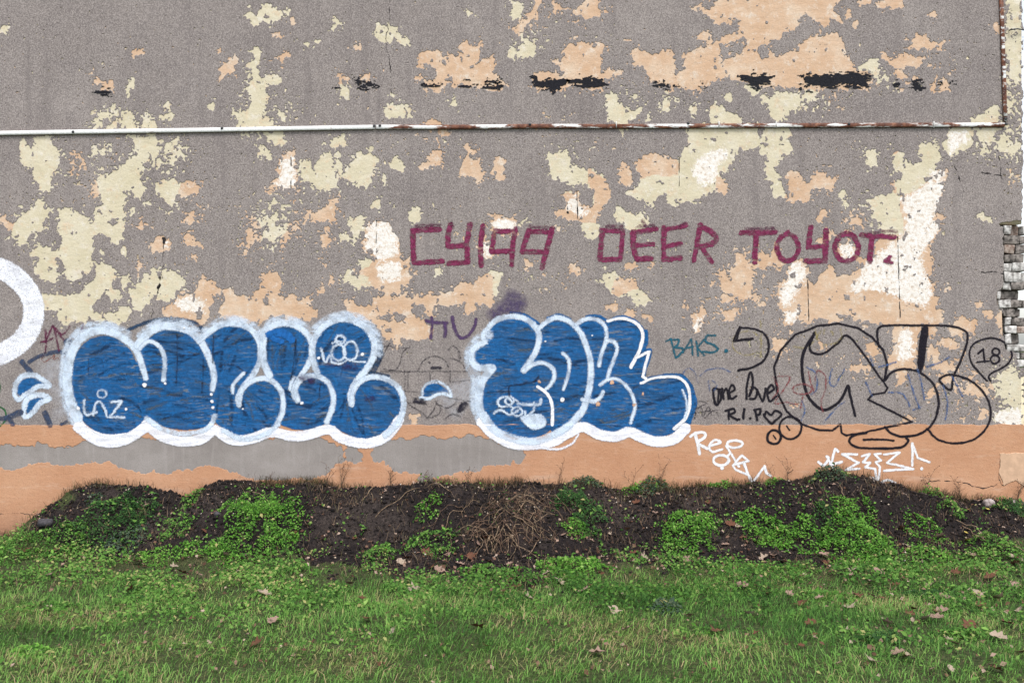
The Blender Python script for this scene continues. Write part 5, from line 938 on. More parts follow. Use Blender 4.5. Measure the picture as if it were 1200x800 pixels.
def heightf(x, y):
    x = np.asarray(x, float); y = np.asarray(y, float)
    top = np.interp(x, TX, TZ); fv = np.interp(x * 0.95, FX, FV)
    Wd = np.clip(-CAM_Y - (CAM_Z - LAWN) * F_PX / (fv - 400), 0.5, 3.0)
    t = np.clip(-y / Wd, 0, 1.0)
    prof = 1 - sstep(0.08, 1.0, t + (fbm(x * 1.1, y * 1.6, 201, 2) - .5) * 0.35)
    z = LAWN + (top - LAWN) * prof
    soil = np.clip(np.minimum(prof * 3, 1), 0, 1)
    wl = np.clip(-y / 0.12, 0.25, 1)
    z = z + wl * soil * ((fbm(x * 2.2, y * 2.2, 203, 3) - .5) * 0.22 + (fbm(x * 8, y * 8, 205, 3) - .5) * 0.095 + (fbm(x * 30, y * 30, 207, 2) - .5) * 0.022)
    z = z + (fbm(x * 0.8, y * 0.8, 209, 3) - .5) * 0.06 * np.clip(-y / 1.0, 0, 1) + (fbm(x * 7, y * 7, 211, 2) - .5) * 0.02 * np.clip(-y / .3, 0, 1)
    # dug hollow in the bank
    z = z - 0.10 * np.exp(-((x - PX(430)) / 0.55) ** 2 - ((y + 0.95) / 0.42) ** 2)
    far = np.clip((np.hypot(x, y + 4) - 10) / 8, 0, 1)
    z = np.where(y > 0.02, LAWN, z)
    return z * (1 - far) + LAWN * far
def pix2ground(u, v):
    """the point of the ground seen at a photo pixel"""
    dx, dz = (np.asarray(u, float) - 600) / F_PX, -(np.asarray(v, float) - 400) / F_PX
    st = np.linspace(3.4, -CAM_Y - 0.02, 460)
    X = dx[:, None] * st; Y = np.broadcast_to(CAM_Y + st, X.shape)
    hit = (CAM_Z + dz[:, None] * st) < heightf(X, Y); hit[:, -1] = True
    s = st[hit.argmax(1)]
    x, y = dx * s, np.minimum(CAM_Y + s, -0.02)
    return x, y, heightf(x, y)
# bare-earth zone in ground terms: traced outline seen in the photograph
SOIL = [PP('28,625 60,596 95,560 300,555 700,555 960,545 1210,575 1215,640 1150,652 1090,656 1050,656 1000,650 940,652 880,660 800,660 740,660 690,664 640,662 610,682 560,678 500,672 430,668 370,660 330,655 260,648 215,652 150,656 100,652 60,640')]
def soil_sdf(u, v):
    return poly_sdf(u, v, SOIL[0]) + (fbm(u / 26, v / 13, 221, 3) - .5) * 46
ax = np.concatenate([[-400, -150, -60, -25, -14, -9], np.arange(-7.0, 7.001, 0.03), [9, 14, 25, 60, 150, 400]])
ay = np.concatenate([[-300, -100, -40, -20, -13, -10, -8.4], np.arange(-7.6, 0.0, 0.03), [0.015, 0.03, 0.3, 1, 4, 12, 40, 120, 400]])
AX, AY = np.meshgrid(ax, ay)
AZ = heightf(AX, AY)
U_, V_ = project(AX, np.maximum(AY, CAM_Y + 1.0), AZ)
sd_soil = np.where((AY < 0.05) & (np.abs(AX) < 12), soil_sdf(np.clip(U_, -900, 2100), np.clip(V_, 300, 2000)), 60)
nyy, nxx = AX.shape
idx = np.arange(nyy * nxx).reshape(nyy, nxx)
quads = np.stack([idx[:-1, :-1], idx[:-1, 1:], idx[1:, 1:], idx[1:, :-1]], -1).reshape(-1, 4)
def mat_ground():
    g = NG('earth_and_turf'); co = g.coord()
    n1 = g.noise(9, co, 5, 0.7); n2 = g.noise(45, co, 4, 0.65); n3 = g.noise(150, co, 2)
    soil = g.ramp(n2, [(0.3, (0.006, 0.0045, 0.0048)), (0.52, (0.013, 0.0095, 0.0095)), (0.72, (0.034, 0.025, 0.023))])
    dry = g.ramp(n2, [(0.3, (0.022, 0.016, 0.015)), (0.7, (0.075, 0.057, 0.05))])
    soil = g.mix(g.rng(g.noise(1.6, co, 3), 0.52, 0.68, 0, 0.6), soil, dry)
    soil = g.mix(g.rng(g.math('ADD', g.attr('dry'), g.math('MULTIPLY', g.math('SUBTRACT', n1, .5), 1.6)), .35, .8, 0, .9), soil, g.ramp(n2, [(0.3, (0.010, 0.0075, 0.007)), (0.52, (0.034, 0.026, 0.023)), (0.72, (0.075, 0.058, 0.05))]))
    soil = g.mix(g.rng(n3, 0.68, 0.76, 0, 0.35), soil, (0.25, 0.19, 0.15))
    turf = g.ramp(n2, [(0.3, (0.018, 0.024, 0.009)), (0.5, (0.042, 0.055, 0.018)), (0.7, (0.085, 0.085, 0.038))])
    f = g.rng(g.math('ADD', g.attr('soil'), g.math('MULTIPLY', g.math('SUBTRACT', n1, .5), 16)), -5, 5)
    g.color(g.mix(f, soil, turf)); g.b.inputs['Roughness'].default_value = 0.95
    g.bump(g.math('ADD', g.math('MULTIPLY', n1, 1.5), g.math('ADD', n2, g.math('MULTIPLY', n3, 0.4))), 0.9, 0.02); return g.m
ground = link('ground', np_mesh('ground', np.stack([AX.ravel(), AY.ravel(), AZ.ravel()], 1), [quads], {'soil': sd_soil.ravel(), 'dry': (np.exp(-((AX - PX(438)) / .55) ** 2 - ((AY + .80) / .34) ** 2) + .7 * np.exp(-((AX - PX(735)) / .35) ** 2 - ((AY + .6) / .3) ** 2) + .5 * np.exp(-((AX - PX(1000)) / .3) ** 2 - ((AY + .3) / .2) ** 2)).ravel()}, True), mat_ground())
tag(ground, 'dark earth bank running down to a grass lawn', 'ground', None, 'structure')

# ------------------------------------------------------------------ scattering on the ground
def scatter(n, ymin, ymax, margin=0.9):
    y = rng.uniform(ymin, ymax, n * 3); hw = (y - CAM_Y) * 0.514 + margin; x = rng.uniform(-1, 1, n * 3) * 6.2
    ok = np.abs(x) < hw; return x[ok][:n], y[ok][:n]
def zone(x, y):
    z = heightf(x, y); u, v = project(x, y, z); return z, u, v, soil_sdf(u, v)
def blades(x, y, z, h, wd, lean, azi, rnd):
    """three-step grass blades"""
    n = len(x); ca, sa = np.cos(azi), np.sin(azi); pa = rng.uniform(0, 6.283, n); px_, py_ = np.cos(pa), np.sin(pa)
    V = np.zeros((n, 5, 3)); 
    for lvl, (f, wf, bend) in enumerate(((0, 1, 0), (.55, .75, .3))):
        ox = ca * lean * h * bend; oy = sa * lean * h * bend; oz = h * f * (1 - lean * .25)
        for sgn, q in ((-1, 0), (1, 1)):
            V[:, lvl * 2 + q] = np.stack([x + ox + sgn * px_ * wd * wf / 2, y + oy + sgn * py_ * wd * wf / 2, z + oz - (0.008 if lvl == 0 else 0)], 1)
    V[:, 4] = np.stack([x + ca * lean * h, y + sa * lean * h, z + h * (1 - lean * .62)], 1)
    b = (np.arange(n) * 5)[:, None]
    return V.reshape(-1, 3), [b + np.array([[0, 1, 3, 2]]), b + np.array([[2, 3, 4]])], np.repeat(rnd, 5)
def leaves(x, y, z, size, tilt, rnd, asp=0.6):
    """small pointed leaves folded on the midrib, facing mostly upwards"""
    n = len(x); az = rng.uniform(0, 6.283, n)
    d = np.stack([np.cos(az) * np.cos(tilt), np.sin(az) * np.cos(tilt), np.sin(tilt)], 1)
    s = np.stack([-np.sin(az), np.cos(az), rng.uniform(-.45, .45, n)], 1); up = np.cross(d, s); up *= np.sign(up[:, 2:3] + 1e-9)
    c = np.stack([x, y, z], 1); sz = size[:, None]
    th = rng.uniform(-.1, .95, n); ct, st_ = np.cos(th)[:, None], np.sin(th)[:, None]      # most leaves lean out to the open side
    def lean_(q): return np.stack([q[:, 0], q[:, 1] * ct[:, 0] - q[:, 2] * st_[:, 0], q[:, 1] * st_[:, 0] + q[:, 2] * ct[:, 0]], 1)
    d, s, up = lean_(d), lean_(s), lean_(up)
    V = np.stack([c - d * sz * .5, c + s * sz * asp * .5 + up * sz * .10 - d * sz * .05, c + d * sz * .5 - up * sz * .08, c - s * sz * asp * .5 + up * sz * .10 - d * sz * .05], 1)
    b = (np.arange(n) * 4)[:, None]
    return V.reshape(-1, 3), [b + np.array([[0, 1, 2]]), b + np.array([[0, 2, 3]])], np.repeat(rnd, 4)
M_GRASS = mat_leafy('grass_blades', [(0.0, (0.04, 0.11, 0.024)), (0.38, (0.115, 0.255, 0.05)), (0.68, (0.21, 0.38, 0.09)), (0.84, (0.31, 0.31, 0.12)), (1.0, (0.40, 0.31, 0.17))])
M_WEED = mat_leafy('weed_leaves', [(0.0, (0.022, 0.065, 0.012)), (0.5, (0.075, 0.180, 0.030)), (0.85, (0.16, 0.29, 0.06)), (1.0, (0.32, 0.30, 0.12))])
M_BRIGHT = mat_leafy('fresh_leaves', [(0.0, (0.028, 0.09, 0.012)), (0.45, (0.085, 0.23, 0.026)), (0.8, (0.165, 0.35, 0.055)), (1.0, (0.27, 0.42, 0.11))], 0.5, 0.3)
M_DARK = mat_leafy('dark_leaves', [(0.0, (0.014, 0.042, 0.012)), (0.5, (0.032, 0.085, 0.022)), (1.0, (0.065, 0.14, 0.04))])
M_GREYG = mat_leafy('grey_green_leaves', [(0.0, (0.028, 0.05, 0.034)), (0.5, (0.055, 0.09, 0.055)), (1.0, (0.11, 0.13, 0.07))])
M_STEM = mat_plain('green_stem', (0.07, 0.09, 0.03), 0.3, 40)
M_STRAW = mat_plain('dry_stalk', (0.17, 0.105, 0.065), 0.5, 40, 0.9, 0.4, (0.32, 0.23, 0.15))
M_ROOT = mat_plain('dead_root', (0.06, 0.037, 0.027), 0.5, 35, 0.95, 0.4, (0.19, 0.12, 0.082))
def pick(x, y, keep): return x[keep], y[keep]
# lawn grass
x, y = scatter(165000, -6.6, -0.75)
z, u, v, sd = zone(x, y)
patch = fbm(x * 1.6, y * 1.6, 231, 3)
keep = rng.random(len(x)) < np.clip(sstep(655, 725, v + (patch - .5) * 70) * 0.95 + 0.16 * sstep(4, 30, sd), 0, 1) * sstep(-2, 12, sd) * (.5 + .5 * sstep(.36, .56, fbm(x * 7, y * 5, 239, 2)))
x, y = pick(x, y, keep); z = z[keep]; v = v[keep]; patch = patch[keep]
n = len(x); dry = fbm(x * 2.3 + 9, y * 2.3, 235, 3)
straw = np.zeros(n)
for su, sv, sr, ss in ((270, 762, 120, 22), (690, 775, 130, 20), (640, 730, 60, 14), (1000, 705, 90, 12), (430, 790, 120, 14), (90, 720, 60, 10)): straw = np.maximum(straw, np.exp(-((u[keep] - su) / sr) ** 2 - ((v - sv) / ss) ** 2))
rnd = np.clip(rng.normal(0.38, 0.20, n) + straw * .28 * (rng.random(n) < .7) + (dry - .5) * 1.2 + (rng.random(n) < .05) * .42, 0, 1)
hgt = np.clip(rng.normal(0.066, 0.022, n), .02, .15) * (0.55 + 0.9 * patch)
V, Q, A = blades(x, y, z, hgt, rng.uniform(.0024, .0054, n), rng.uniform(.5, 1.4, n), rng.normal(0.5, 1.3, n) + (fbm(x * 1.3, y * 1.3, 237, 2) - .5) * 5, rnd)
tag(link('grass', np_mesh('grass', V, Q, {'rnd': A}), M_GRASS), 'ragged green lawn grass mixed with dry blades', 'grass', None, 'stuff')
# broad ground-cover leaves between bank and lawn
x, y = scatter(120000, -6.2, -0.25)
z, u, v, sd = zone(x, y)
den = fbm(x * 3.0, y * 3.0, 241, 3); pat = fbm(x * 0.9 + 4, y * 0.9, 243, 2)
band = 1.5 * np.exp(-((v - 676) / 36.0) ** 2) + 0.04 + 0.30 * sstep(.5, .7, pat) * sstep(860, 700, v) + 0.4 * sstep(900, 1100, u) * sstep(640, 700, v) * sstep(800, 720, v)
keep = rng.random(len(x)) < np.clip(band * sstep(.40, .60, den) * sstep(-32, 10, sd) + .10 * sstep(.5, .7, den) * (sd < 0), 0, 1)
x, y = pick(x, y, keep); z = z[keep]; n = len(x)
lift = rng.random(n) ** 1.5 * 0.055 * (0.4 + 1.2 * den[keep])
V, Q, A = leaves(x, y, z + .008 + lift, rng.uniform(.014, .038, n), rng.uniform(-.3, .8, n), np.clip(rng.normal(.45, .27, n) + (pat[keep] - .5) * .6, 0, 1), .62)
tag(link('ground_cover_leaves', np_mesh('ground_cover_leaves', V, Q, {'rnd': A}), M_WEED), 'low broad-leaved weeds spreading between the earth bank and the lawn', 'weeds', None, 'stuff')
# crumbs of earth on the bank

def lumps(x, y, z, r, rnd):
    n = len(x); base = np.array([(1, 0, 0), (-1, 0, 0), (0, 1, 0), (0, -1, 0), (0, 0, 1), (0, 0, -1)], float)
    f = np.array([(0, 2, 4), (2, 1, 4), (1, 3, 4), (3, 0, 4), (2, 0, 5), (1, 2, 5), (3, 1, 5), (0, 3, 5)])
    V = base[None] * (r[:, None, None] * rng.uniform(.55, 1.3, (n, 6, 1))); a = rng.uniform(0, 6.283, n); ca, sa = np.cos(a)[:, None], np.sin(a)[:, None]
    V = np.stack([V[..., 0] * ca - V[..., 1] * sa + x[:, None], V[..., 0] * sa + V[..., 1] * ca + y[:, None], V[..., 2] * .75 + z[:, None]], -1)
    return V.reshape(-1, 3), [((np.arange(n) * 6)[:, None, None] + f[None]).reshape(-1, 3)], np.repeat(rnd, 6)
x, y = scatter(52000, -2.4, -0.02); z, u, v, sd = zone(x, y); k = ((sd < 2) | (rng.random(len(x)) < .06)) & (rng.random(len(x)) > .5 * np.exp(-((x - PX(438)) / .5) ** 2 - ((y + .80) / .34) ** 2)); x, y, z = x[k], y[k], z[k]; n = len(x)
r = 0.004 + 0.020 * rng.random(n) ** 4
V, Q, A = lumps(x, y, z + r * .2, r, rng.random(n))
g = NG('earth_crumbs'); g.color(g.ramp(g.attr('rnd'), [(0, (0.005, 0.004, 0.004)), (.6, (0.013, 0.010, 0.010)), (1, (0.042, 0.031, 0.028))])); g.b.inputs['Roughness'].default_value = .95
tag(link('earth_crumbs', np_mesh('earth_crumbs', V, Q, {'rnd': A}), g.m), 'loose crumbs of dark earth on the bank', 'soil', None, 'stuff')
x, y = scatter(5200, -2.2, -0.03); z, u, v, sd = zone(x, y); k = (sd < 0) & (rng.random(len(x)) < np.clip(0.12 + .5 * (fbm(x * 2, y * 2, 251, 2) > .56) + .5 * (v < 596), 0, 1)); x, y, z = x[k], y[k], z[k]; n = len(x)
r = rng.uniform(.003, .009, n) * rng.uniform(.6, 1.8, n)
V, Q, A = lumps(x, y, z + r * .5, r, rng.random(n))
g = NG('plaster_crumbs'); g.color(g.ramp(g.attr('rnd'), [(0, (0.08, 0.06, 0.055)), (.6, (0.22, 0.17, 0.13)), (.85, (0.46, 0.37, 0.28)), (1, (0.66, 0.6, 0.54))]))
tag(link('plaster_crumbs', np_mesh('plaster_crumbs', V, Q, {'rnd': A}), g.m), 'pale crumbs of fallen plaster scattered over the dark earth', 'rubble', None, 'stuff')
# dry rootlets and dead grass matted on the bank
x, y = scatter(26000, -2.3, -0.03); z, u, v, sd = zone(x, y)
mats = [(395, 585, 60, 18, 1), (560, 572, 95, 9, 1), (600, 610, 60, 45, .9), (810, 585, 75, 18, .8), (1040, 580, 40, 20, .8), (740, 630, 70, 28, .8), (1110, 640, 60, 20, .9), (860, 635, 60, 18, .7), (480, 660, 80, 16, .6), (640, 670, 40, 20, .9), (230, 590, 40, 20, .4)]
dn = np.full(len(x), .20) + .35 * sstep(.52, .7, fbm(x * 1.7, y * 3, 255, 3))
for mu, mv, mr, ms, mk in mats: dn = np.maximum(dn, mk * np.exp(-((u - mu) / mr) ** 2 - ((v - mv) / ms) ** 2))
k = rng.random(len(x)) < dn; x, y, z = x[k], y[k], z[k]; n = len(x)
V, Q, A = blades(x, y, z + .004, rng.uniform(.05, .16, n), rng.uniform(.002, .0042, n), rng.uniform(.55, 1.25, n), rng.uniform(0, 6.28, n), rng.random(n))
M_DRY = mat_leafy('dead_grass', [(0, (0.045, 0.028, 0.02)), (.5, (0.13, 0.085, 0.055)), (.85, (0.22, 0.155, 0.10)), (1, (0.07, 0.085, 0.03))], .8, .1)
tag(link('dry_grass', np_mesh('dry_grass', V, Q, {'rnd': A}), M_DRY), 'matted brown dead grass along the top and foot of the bank', 'dry grass', None, 'stuff')

n = 20000; x = rng.uniform(PX(-40), PX(1206), n); y = -rng.random(n) ** 1.6 * .22 - .012; u = 600 + x / S
dn = .22 + 1.2 * np.exp(-((u - 500) / 130) ** 2) + .5 * np.exp(-((u - 860) / 90) ** 2) + .5 * np.exp(-((u - 1100) / 60) ** 2) + .5 * np.exp(-((u - 350) / 40) ** 2)
k = rng.random(n) < dn * sstep(.3, .6, fbm(u / 30, y * 3, 253, 2)); x, y, u = x[k], y[k], u[k]; n = len(x)
V, Q, A = blades(x, y, heightf(x, y), rng.uniform(.04, .15, n), rng.uniform(.002, .0038, n), rng.uniform(.2, .9, n), rng.uniform(3.2, 6.2, n), np.where(rng.random(n) < .3, 1.0, rng.random(n) * .8))
tag(link('wall_foot_grass', np_mesh('wall_foot_grass', V, Q, {'rnd': A}), M_DRY), 'wispy dry grass growing out of the bank against the orange wall foot', 'dry grass', None, 'stuff')

# ------------------------------------------------------------------ weeds one can tell apart
def clump(u, v, ru, rv, label, kind='cushion', mat=None, name='weed_clump', dens=1.0, size=(.014, .028), hmax=.10, group='weed clumps on the earth bank'):
    cx, cy, cz = [float(a) for a in pix2ground(np.array([u]), np.array([v]))]
    sc = (cy - CAM_Y) / F_PX
    rx = ru * sc; ry = max(rx * .45, min(rv * sc * 2.3, rx * 1.4))
    root = empty(name, (cx, cy, cz), label, 'weed', group)
    hmax = hmax * .82
    n = int(np.clip(rx * ry * 3.14 * 7600 * dens, 60, 6500))
    a = rng.uniform(0, 6.283, n); rr = np.sqrt(rng.random(n)) * np.where(rng.random(n) < .16, 1.38, 1.0); lob = 0.72 + 0.5 * fbm(np.cos(a) * 1.4 + u, np.sin(a) * 1.4 + v, 261, 2)
    x = cx + np.cos(a) * rr * rx * lob; y = np.minimum(cy + np.sin(a) * rr * ry * lob, -0.015)
    ok = fbm(x * 9 + u, y * 6.5, 267, 2) + .25 * (1 - rr) > .42; x, y, rr = x[ok], y[ok], rr[ok]; n = len(x)
    g0 = heightf(x, y); lump = 0.30 + 1.2 * fbm(x * 11, y * 11, 265, 2)
    hh = hmax * np.clip(1 - rr ** 2.2, 0.10, 1) * lump
    z = g0 + .006 + hh * rng.random(n) ** .55
    sh = np.array([cx, cy, cz])
    V, Q, A = leaves(x, y, z, size[0] + (size[1] - size[0]) * rng.random(n) ** 1.6, rng.uniform(-.25, .75, n), np.clip(rng.normal(.42, .24, n) + (lump - .9) * .5, 0, 1), .66)
    tag(link('leaves', np_mesh('leaves', V - sh, Q, {'rnd': A}), mat or M_BRIGHT, root), kind='stuff')
    m = max(8, n // 28); k = rng.integers(0, n, m)
    V, Q, A = leaves(x[k] + rng.normal(0, .02, m), np.minimum(y[k], -.02), g0[k] + hh[k] * rng.uniform(.5, 1.5, m), rng.uniform(size[1], size[1] * 1.9, m), rng.uniform(-.3, .8, m), np.clip(rng.normal(.5, .3, m), 0, 1), .5)
    tag(link('broad_leaves', np_mesh('broad_leaves', V - sh, Q, {'rnd': A}), M_WEED if mat is not M_WEED else M_BRIGHT, root), kind='stuff')
    m = max(12, n // 22); k = rng.integers(0, n, m)
    V, Q, A = blades(x[k], y[k], g0[k], np.maximum(hh[k], .02), np.full(m, .0025), rng.uniform(.1, .5, m), rng.uniform(0, 6.28, m), rng.uniform(.2, .6, m))
    tag(link('stems', np_mesh('stems', V - sh, Q, {'rnd': A}), M_WEED, root), kind='stuff')
    return root
B_, D_, W_, G_ = M_BRIGHT, M_DARK, M_WEED, M_GREYG
for args in [
 (300, 622, 52, 34, 'largest bright green cushion of small leaves, left of the dug hollow', B_, 1.0, .16), (306, 596, 26, 15, 'bright green upper lobe above the largest green cushion', B_, 1.0, .14),
 (128, 612, 46, 20, 'dark green leafy clump across the left heap of earth', D_, .8, .09), (165, 597, 26, 10, 'dark green clump near the crest of the left heap', D_, .8, .07), (110, 585, 10, 7, 'tiny grey-green seedling high on the left heap', G_, .6, .04),
 (226, 589, 16, 8, 'small green clump in the dip between the two left heaps', W_, .8, .06), (200, 622, 26, 13, 'loose green clump right of the left heap', W_, .6, .06), (145, 640, 22, 13, 'blue-green leafy rosette at the foot of the left heap', G_, .7, .08), (70, 640, 34, 14, 'green weeds at the left foot of the bank', W_, .8, .07), (12, 650, 34, 18, 'green weeds at the far left beside the wall foot', W_, .9, .09),
 (210, 655, 60, 14, 'long bright green mat at the lawn edge below the left heap', B_, .6, .06),
 (503, 596, 17, 8, 'small bright green clump alone on the dug dark hollow', B_, .8, .06), (445, 648, 22, 12, 'green clump at the bottom of the dug hollow', W_, .7, .07), (505, 638, 34, 14, 'green weeds among brown leaves right of the hollow', W_, .6, .07),
 (668, 593, 22, 16, 'dark green upright tuft right of the dead root tangle', D_, 1.2, .16), (690, 610, 22, 16, 'dark green leaves leaning off the tuft by the root tangle', D_, .8, .10), (675, 620, 18, 10, 'bright green clump just under the dark tuft', B_, .8, .07),
 (670, 668, 50, 18, 'bright green mat below the dead root tangle', B_, .8, .09), (690, 563, 24, 7, 'grey-green leaves against the orange wall above the dark tuft', G_, .9, .09), (765, 568, 24, 8, 'grey-green weed against the wall foot in the middle', G_, .9, .12), (742, 573, 14, 5, 'bright green sprig at the wall foot left of the grey-green weed', B_, .7, .06),
 (806, 626, 32, 15, 'bright green cushion under the white script tag', B_, 1.1, .11), (836, 614, 18, 10, 'bright green shoulder on the right of that cushion', B_, .9, .09), (892, 628, 28, 13, 'bright green cushion between its two larger neighbours', B_, 1.0, .10), (845, 570, 24, 7, 'green weeds at the wall foot under the white script tag', W_, .8, .08), (905, 566, 18, 6, 'green weeds against the wall left of the grey-green top tuft', W_, .8, .07),
 (935, 628, 36, 18, 'bright green cushion left of the biggest right-hand one', B_, 1.0, .12), (1005, 640, 46, 22, 'biggest bright green cushion on the right of the bank', B_, 1.1, .15), (1003, 606, 26, 14, 'bright green crest above the biggest right-hand cushion', B_, .9, .11), (965, 600, 18, 9, 'dark leaves at the upper left of the right-hand cushions', D_, .7, .07),
 (975, 556, 26, 6, 'grey-green tuft capping the heap under the white letter tag', G_, 1.1, .07), (1085, 622, 24, 12, 'loose green clump right of the biggest cushion', B_, .6, .07), (1090, 578, 18, 7, 'green weeds at the wall foot right of the white letter tag', W_, .8, .08), (1115, 602, 16, 13, 'leafy green plant with yellowing stalks on the right slope', W_, .9, .11),
 (1186, 598, 26, 12, 'dark green weeds in the right corner by the pinkish stone', D_, .9, .12), (1190, 588, 18, 6, 'grey-green tuft at the wall foot in the right corner', G_, .9, .08), (1165, 650, 40, 18, 'green mat at the right end of the bank', W_, .8, .08), (1060, 668, 50, 16, 'green mat below the right-hand cushions', W_, .8, .07), (1090, 655, 30, 14, 'green leaves right below the biggest cushion', B_, .6, .07), (900, 672, 50, 12, 'sparse green weeds on the lawn edge under the middle cushions', W_, .5, .06), (565, 672, 44, 12, 'sparse green weeds on the lawn edge under the root tangle', W_, .6, .06), (330, 672, 50, 12, 'green weeds along the lawn edge under the largest cushion', W_, .6, .06)]:
    u, v, ru, rv, lb, mt, dn_, hm = args
    clump(u, v, ru, rv, lb, mat=mt, dens=dn_, hmax=hm)
for u, v, ru, rv, lb, mt, dn_, hm in [(783, 716, 20, 9, 'blue-green grassy tuft standing alone in the middle of the lawn', G_, .8, .10), (815, 742, 26, 8, 'small leafy weed on the lawn below the end of second blue piece', W_, .5, .05), (1030, 752, 44, 10, 'leafy dark weed patch on the front lawn below the black oval', D_, .6, .06), (1130, 745, 40, 10, 'leafy weed patch on the front lawn below the last black letter', W_, .6, .06), (60, 715, 40, 10, 'leafy weed patch on the back lawn below the blue double mark', W_, .6, .06), (40, 766, 30, 7, 'pale green grassy tuft at the lower left of the lawn', B_, .5, .06), (960, 700, 46, 10, 'green weed patch on the back lawn below the first black letter', W_, .5, .05), (430, 712, 40, 9, 'green weed patch on the back lawn below the fifth blue letter', W_, .5, .05), (1085, 700, 44, 10, 'dark weed patch on the back lawn between the last black letters', D_, .5, .05)]:
    clump(u, v, ru, rv, lb, mat=mt, dens=dn_, hmax=hm, name='lawn_weed', size=(.016, .036), group='weed patches in the lawn')
# brown scraps of leaf litter, too small to tell apart
x, y = scatter(9000, -6.2, -.05); z, u, v, sd = zone(x, y)
dn = .05 + .55 * np.exp(-((u - 560) / 120) ** 2 - ((v - 655) / 22) ** 2) + .35 * np.exp(-((v - 660) / 22) ** 2) + .5 * np.exp(-((u - 1080) / 130) ** 2 - ((v - 700) / 60) ** 2) + .35 * np.exp(-((u - 690) / 140) ** 2 - ((v - 770) / 25) ** 2) + .3 * np.exp(-((u - 250) / 140) ** 2 - ((v - 760) / 25) ** 2) + .3 * (sd < 0)
k = rng.random(len(x)) < dn; x, y, z = x[k], y[k], z[k]; n = len(x)
V, Q, A = leaves(x, y, z + .01 + .025 * rng.random(n) * (sd[k] > 0), rng.uniform(.014, .042, n), rng.uniform(-.3, .6, n), rng.random(n), .7)
M_LIT = mat_leafy('leaf_scraps', [(0, (0.05, 0.026, 0.018)), (.45, (0.13, 0.07, 0.045)), (.8, (0.25, 0.16, 0.12)), (1, (0.40, 0.30, 0.24))], .8, .1)
tag(link('leaf_litter', np_mesh('leaf_litter', V, Q, {'rnd': A}), M_LIT), 'small brown scraps of leaf litter along the foot of the bank', 'leaf litter', None, 'stuff')
# dead root tangle hanging down the bank
def wisp(cx, cy, ln, az, lift, n=9):
    P = []; a = az; x, y = cx, cy; zz = float(heightf(np.array(x), np.array(y)))
    for k in range(n):
        t = k / (n - 1); P.append((x, min(y, -.012), float(heightf(np.array(x), np.array(min(y, -.012)))) + lift * math.sin(math.pi * min(1, t * .9 + .08)) + .004))
        a += R.uniform(-.5, .5); x += math.cos(a) * ln / n; y += math.sin(a) * ln / n
    return P
cx, cy, cz = [float(a) for a in pix2ground(np.array([600.]), np.array([605.]))]
tang = empty('root_tangle', (cx, cy, cz), 'brown tangle of dead roots and stalks hanging down the middle of the bank', 'dead plant')
for k in range(120):
    u, v = R.gauss(600, 26), R.uniform(578, 632); px, py, pz = [float(a) for a in pix2ground(np.array([u]), np.array([v]))]
    tube('stalk', wisp(px, py, R.uniform(.15, .42), R.gauss(-1.5, .8), R.uniform(.01, .09)), R.uniform(.0022, .0045), M_ROOT if k % 3 else M_STRAW, tang, 4, (cx, cy, cz), .5)
# thin dead stalks standing along the wall foot
def stalk_plant(u, v, hpx, label, n=3, seeds=True):
    px, py, pz = [float(a) for a in pix2ground(np.array([u]), np.array([v]))]
    rt = empty('dead_stalk', (px, py, pz), label, 'dead plant', 'dead stalks along the wall foot'); hh = hpx * S
    for k in range(n):
        dx, dy = R.uniform(-.45, .45), R.uniform(-.25, .02); h1 = hh * R.uniform(.6, 1.05)
        pts = [(px + dx * h1 * t * t + R.uniform(-.006, .006), min(-.01, py + dy * h1 * t), pz - .01 + h1 * t) for t in (0, .2, .4, .6, .8, 1)]
        tube('stem', pts, .0026, M_ROOT if k % 2 else M_STRAW, rt, 4, (px, py, pz), .45)
        if seeds:
            for q in range(4):
                b = pts[2 + q % 4]; e = (b[0] + R.uniform(-.05, .05), min(-.01, b[1] + R.uniform(-.03, .01)), b[2] + R.uniform(.02, .055))
                tube('twig', [b, e], .0017, M_ROOT, rt, 3, (px, py, pz), .6); 
                V, Q, A = lumps(*[np.array([c]) for c in e], np.array([.006]), np.array([.5])); link('seed_head', np_mesh('seed_head', V - np.array([px, py, pz]), Q, {'rnd': A}), M_ROOT, rt)
for a in [(400, 570, 42, 'tall dead stalks with seed heads before the bare cement, second blue piece to their right', 4), (383, 572, 30, 'broken brown stalks at the left end of the dry grass', 3), (458, 568, 24, 'short dead stalks under the gap in the bare cement', 3), (172, 610, 22, 'dead stalk on the left heap', 2), (320, 562, 16, 'single thin stalks on the crest of the second heap', 2), (655, 566, 30, 'yellowing stalk at the wall above the root tangle', 2), (773, 568, 36, 'branching bare stalk against the orange wall', 3), (740, 566, 26, 'thin upright stalk left of the branching bare one', 2), (923, 563, 28, 'bare stalks at the wall right of the white script tag', 3), (905, 566, 22, 'low stalks at the wall under the end of the white script tag', 2), (1085, 578, 34, 'arching dead stalks right of the white letter tag', 4), (1125, 584, 26, 'fine arching stalks before the cracked wall foot', 4), (1192, 588, 26, 'dark seed heads in the right corner', 4), (548, 566, 16, 'short dry stalks in the dead grass at mid wall', 3), (500, 566, 14, 'low dry stalks left of mid wall', 3)]: stalk_plant(*a)
